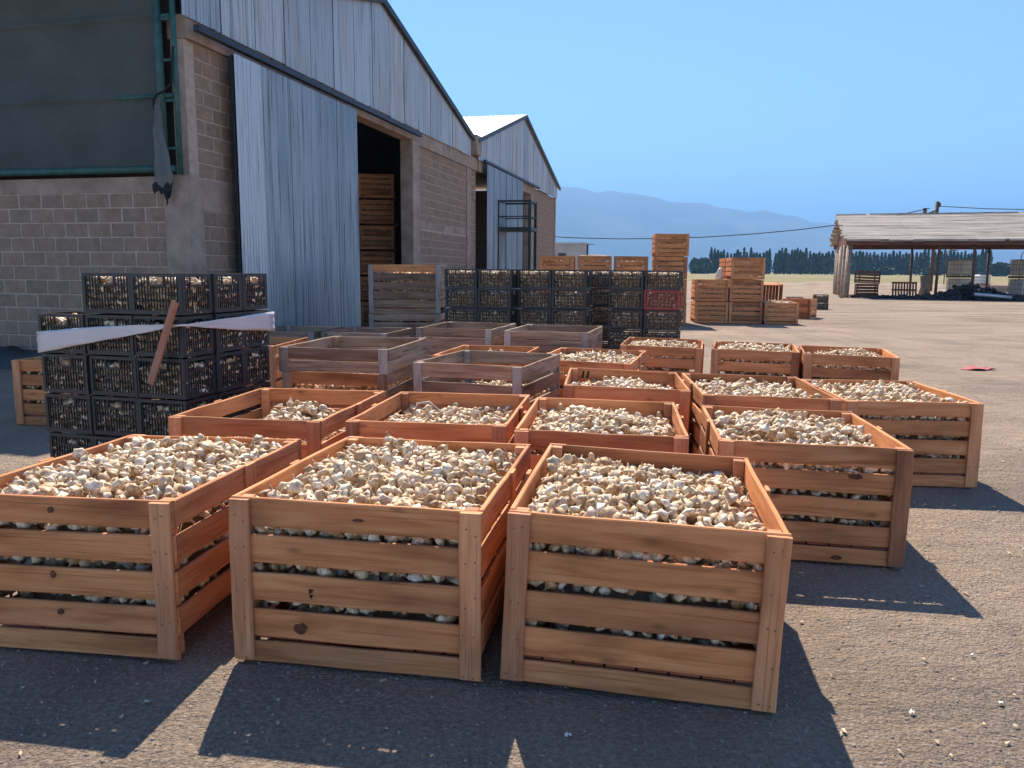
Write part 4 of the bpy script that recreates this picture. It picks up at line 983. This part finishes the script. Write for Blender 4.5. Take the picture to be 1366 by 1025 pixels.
for i in range(13):
    y = WID * i / 12; tube('wall_pole', [(rs.uniform(-.05, .05), y, 0), (rs.uniform(-.05, .05), y + rs.uniform(-.06, .06), 3.0)], .1 + rs.uniform(-.02, .04), M['cane'], sh, 6)
for (x, y) in ((4.5, .0), (6.3, .1), (8.9, 0), (13.4, 0), (4.6, WID), (9, WID), (13.4, WID), (17.5, 0), (17.5, WID)):
    tube('post', [(x, y, 0), (x + rs.uniform(-.08, .08), y, 3.0)], .075, M['rust'], sh, 6)
# bins, pallet, totes and rubbish under it
def sp_(px, py, d): return ((px - 683) / 1048.47 * d, d)
x, y = sp_(1151, 394, 47.5)
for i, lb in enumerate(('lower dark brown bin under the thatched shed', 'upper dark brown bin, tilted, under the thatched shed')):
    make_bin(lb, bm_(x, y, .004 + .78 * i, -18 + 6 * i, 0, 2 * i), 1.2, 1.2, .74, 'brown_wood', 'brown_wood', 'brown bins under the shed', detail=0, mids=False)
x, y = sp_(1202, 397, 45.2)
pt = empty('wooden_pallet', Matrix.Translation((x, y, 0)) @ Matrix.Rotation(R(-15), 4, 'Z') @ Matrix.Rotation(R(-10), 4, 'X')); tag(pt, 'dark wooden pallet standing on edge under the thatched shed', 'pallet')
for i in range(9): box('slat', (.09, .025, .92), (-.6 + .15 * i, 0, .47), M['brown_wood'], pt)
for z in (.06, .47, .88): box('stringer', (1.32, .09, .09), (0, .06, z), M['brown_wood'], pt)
x, y = sp_(1228, 391, 50); tag(tube('tree_stump', [(x, y, 0), (x + .05, y, .6), (x, y, 1.25)], .3, M['cane'], None, 9, radii=[.36, .28, .3]), 'upright pale log standing beneath the thatched shed', 'log')
def tote(label, x, y, z, yaw):
    t = empty('liquid_tote', bm_(x, y, z, yaw)); tag(t, label, 'tank', 'caged tanks around the shed')
    box('tank', (1.1, .95, .92), (0, 0, .62), M['white_plastic'], t, bev=.06); box('pallet', (1.2, 1.0, .13), (0, 0, .065), M['rust'], t)
    for zz in (.2, .5, .8, 1.1):
        for sy in (-1, 1): box('cage_bar', (1.2, .014, .016), (0, sy * .5, zz), M['nail'], t)
        for sx in (-1, 1): box('cage_bar', (.014, .98, .016), (sx * .6, 0, zz), M['nail'], t)
    for i in range(6):
        for sy in (-1, 1): box('cage_bar', (.013, .013, 1.0), (-.5 + .2 * i, sy * .515, .62), M['nail'], t)
    for i in range(5):
        for sx in (-1, 1): box('cage_bar', (.013, .013, 1.0), (sx * .615, -.4 + .2 * i, .62), M['nail'], t)
x, y = sp_(1273, 391, 50); tote('lower caged white tank of the pair behind the dark pile', x, y, .004, 28); tote('upper caged white tank of the pair behind the dark pile', x, y, 1.15, 28)
x, y = sp_(1357, 395, 47.5); tote('lower caged white tank of the pair beside the red scrap', x, y, .004, 20); tote('upper caged white tank of the pair beside the red scrap', x, y, 1.15, 20)
x, y = sp_(1303, 376, 82); tote('single caged white tank out in the field', x, y, .2, 5)
tr_ = empty('concrete_trough', Matrix.Translation((*sp_(1320, 385, 62), 0)) @ Matrix.Rotation(R(-14), 4, 'Z')); tag(tr_, 'low brown concrete trough behind the dark rubbish pile', 'trough')
for yy in (-.6, .6): box('wall', (3.2, .12, .5), (0, yy, .25), M['concrete'], tr_)
for xx in (-1.55, 1.55): box('end_wall', (.12, 1.08, .5), (xx, 0, .25), M['concrete'], tr_)
# burnt rubbish heap, one mass
hp = Acc(); rs = random.Random(21)
for k in range(620):
    f = rs.gauss(0, .40); g = rs.gauss(0, .35); hgt_ = 0.8 * math.exp(-((f + .02) / .24) ** 2) * math.exp(-(g / .5) ** 2) * rs.random() + .05
    cx, cy = 24.9 + 6.0 * f, 42.8 - 1.8 * f + 1.6 * g; L_, w_, t_ = rs.uniform(.15, .6), rs.uniform(.04, .28), rs.uniform(.03, .12)
    mt = Matrix.Translation((cx, cy, hgt_)) @ Euler((rs.uniform(-.6, .6), rs.uniform(-.6, .6), rs.uniform(0, 6.28))).to_matrix().to_4x4()
    a = Acc(); a.box(-L_/2, L_/2, -w_/2, w_/2, -t_/2, t_/2); hp.add([tuple(mt @ Vector(v)) for v in a.v], a.f)
tag(ob('rubbish_heap', hp.mesh('rubbish_heap'), material=M['debris']), 'dark burnt rubbish heaped in front of the thatched shed', 'rubbish', kind='stuff')
scrap('red_scrap', 27.9, 40.9, (1.1, .8), M['red_cloth'], 'bright red plastic scrap beside the dark rubbish pile', 'scrap', 8, fold=.6)
x, y = sp_(1318, 400, 41); box_ = tag(ob('drain_pipe', mesh_from('drain_pipe', *tubem([(x - .9, y, .35), (x, y - .1, .28), (x + .9, y - .2, .2)], .09, 10), True), material=M['zinc_new']), 'pale grey pipe lying on the rubbish pile', 'pipe')
for (px, lb) in ((1253, 'curved-arm lamp post seen below the thatched roof, left of the tanks'), (1352, 'curved-arm lamp post seen below the thatched roof, over the far tanks')):
    x, y = sp_(px, 340, 96); lp = empty('street_lamp', Matrix.Translation((x, y, 0))); tag(lp, lb, 'street lamp')
    tube('pole', [(0, 0, 0), (0, 0, 3.5), (.12, 0, 3.95), (.5, 0, 4.15), (.85, 0, 4.18)], .06, M['rust'], lp); box('lamp_head', (.5, .2, .12), (1.05, 0, 4.15), M['nail'], lp)

# ------------------------------------------------------------------ poplar row far across the field
def crown(h, r, n, seed, col=True, fat=.0):
    rs = random.Random(seed); vs, fs = [], []
    for i in range(n):
        f = rs.random() ** .8; z = h * (.03 + .97 * f)
        env = r * (math.sin(math.pi * min(1, (f + .12) / 1.12) ** .62) ** .75 if not fat else math.sqrt(max(0, 1 - (2 * f - 1) ** 2)))
        a = rs.uniform(0, 6.28); q = env * math.sqrt(rs.random()) * rs.uniform(.75, 1.2); c = Vector((q * math.cos(a), q * math.sin(a), z)); s = r * rs.uniform(.16, .42)
        e = Euler((rs.uniform(-1, 1), rs.uniform(-1, 1), rs.uniform(0, 6.28))).to_matrix(); k = len(vs)
        vs += [tuple(c + e @ Vector(v) * s) for v in ((-1, -.6, -.9), (1, -.5, -.6), (.7, .6, 1.2), (-.8, .5, .8))]; fs += [(k, k + 1, k + 2), (k, k + 2, k + 3)]
    return mesh_from('crown', vs, fs)
CR = [crown(13.5, 1.55, 420, s) for s in range(5)]; FATS = [crown(9, 3.6, 520, 40 + s, fat=1) for s in range(2)]
TRK = mesh_from('trunk', *tubem([(0, 0, -.2), (.05, 0, 3), (0, .05, 8)], .2, 6, radii=[.28, .22, .1]), True)
def tree(px, d, hs_, ws, kind, label, group):
    x, y = sp_(px, 0, d); t = empty(kind, Matrix.Translation((x, y, 0)) @ Matrix.Rotation(random.uniform(0, 6), 4, 'Z') @ Matrix.Diagonal((ws, ws, hs_, 1))); tag(t, label, 'tree', group)
    fat = kind != 'poplar_tree'
    ob('crown', random.choice(FATS if fat else CR), t, material=M['bush' if fat else 'poplar']); ob('trunk', TRK, t, material=M['bark'])
px = 944
PL_ = 'tall slim poplar in the row across the far field'; PGR = 'poplars across the far field'
while px < 1312:
    if not (1022 < px < 1026) and not (1232 < px < 1236): tree(px, 500 + random.uniform(-8, 8), random.uniform(.92, 1.2) * (1.1 if px < 956 else 1), random.uniform(.85, 1.2), 'poplar_tree', PL_, PGR)
    px += random.uniform(3.3, 5.6)
for px in (922, 927, 932, 937): tree(px, 470 + random.uniform(-10, 10), random.uniform(.85, 1.05), random.uniform(.7, .95), 'bushy_tree', 'low bushy tree at the end of the poplar row by the bin stacks', 'bushy trees beside the poplars')
tree(1326, 420, .72, 1.3, 'bushy_tree', 'round bushy tree alone in the field behind the caged tanks', None)
for px in (1232, 1175): tree(px, 480, .5, 1.1, 'bushy_tree', 'dark low bush among the poplars below the thatched roof', 'low bushes among the poplars')

# ------------------------------------------------------------------ haze over the whole valley
ha = Acc(); ha.box(-19000, 19000, -150, 15000, -8, 1150)
m = bpy.data.materials.new('haze_air'); m.use_nodes = True; nt = m.node_tree; nt.nodes.clear()
o_ = nt.nodes.new('ShaderNodeOutputMaterial'); pv = nt.nodes.new('ShaderNodeVolumePrincipled')
pv.inputs['Color'].default_value = (0.26, 0.55, 1.0, 1); pv.inputs['Density'].default_value = 1.9e-4; pv.inputs['Anisotropy'].default_value = 0.1
nt.links.new(pv.outputs[0], o_.inputs['Volume']); M['haze'] = m
tag(ob('haze', ha.mesh('haze'), material=M['haze']), 'pale blue air haze over the valley', 'haze', kind='stuff')
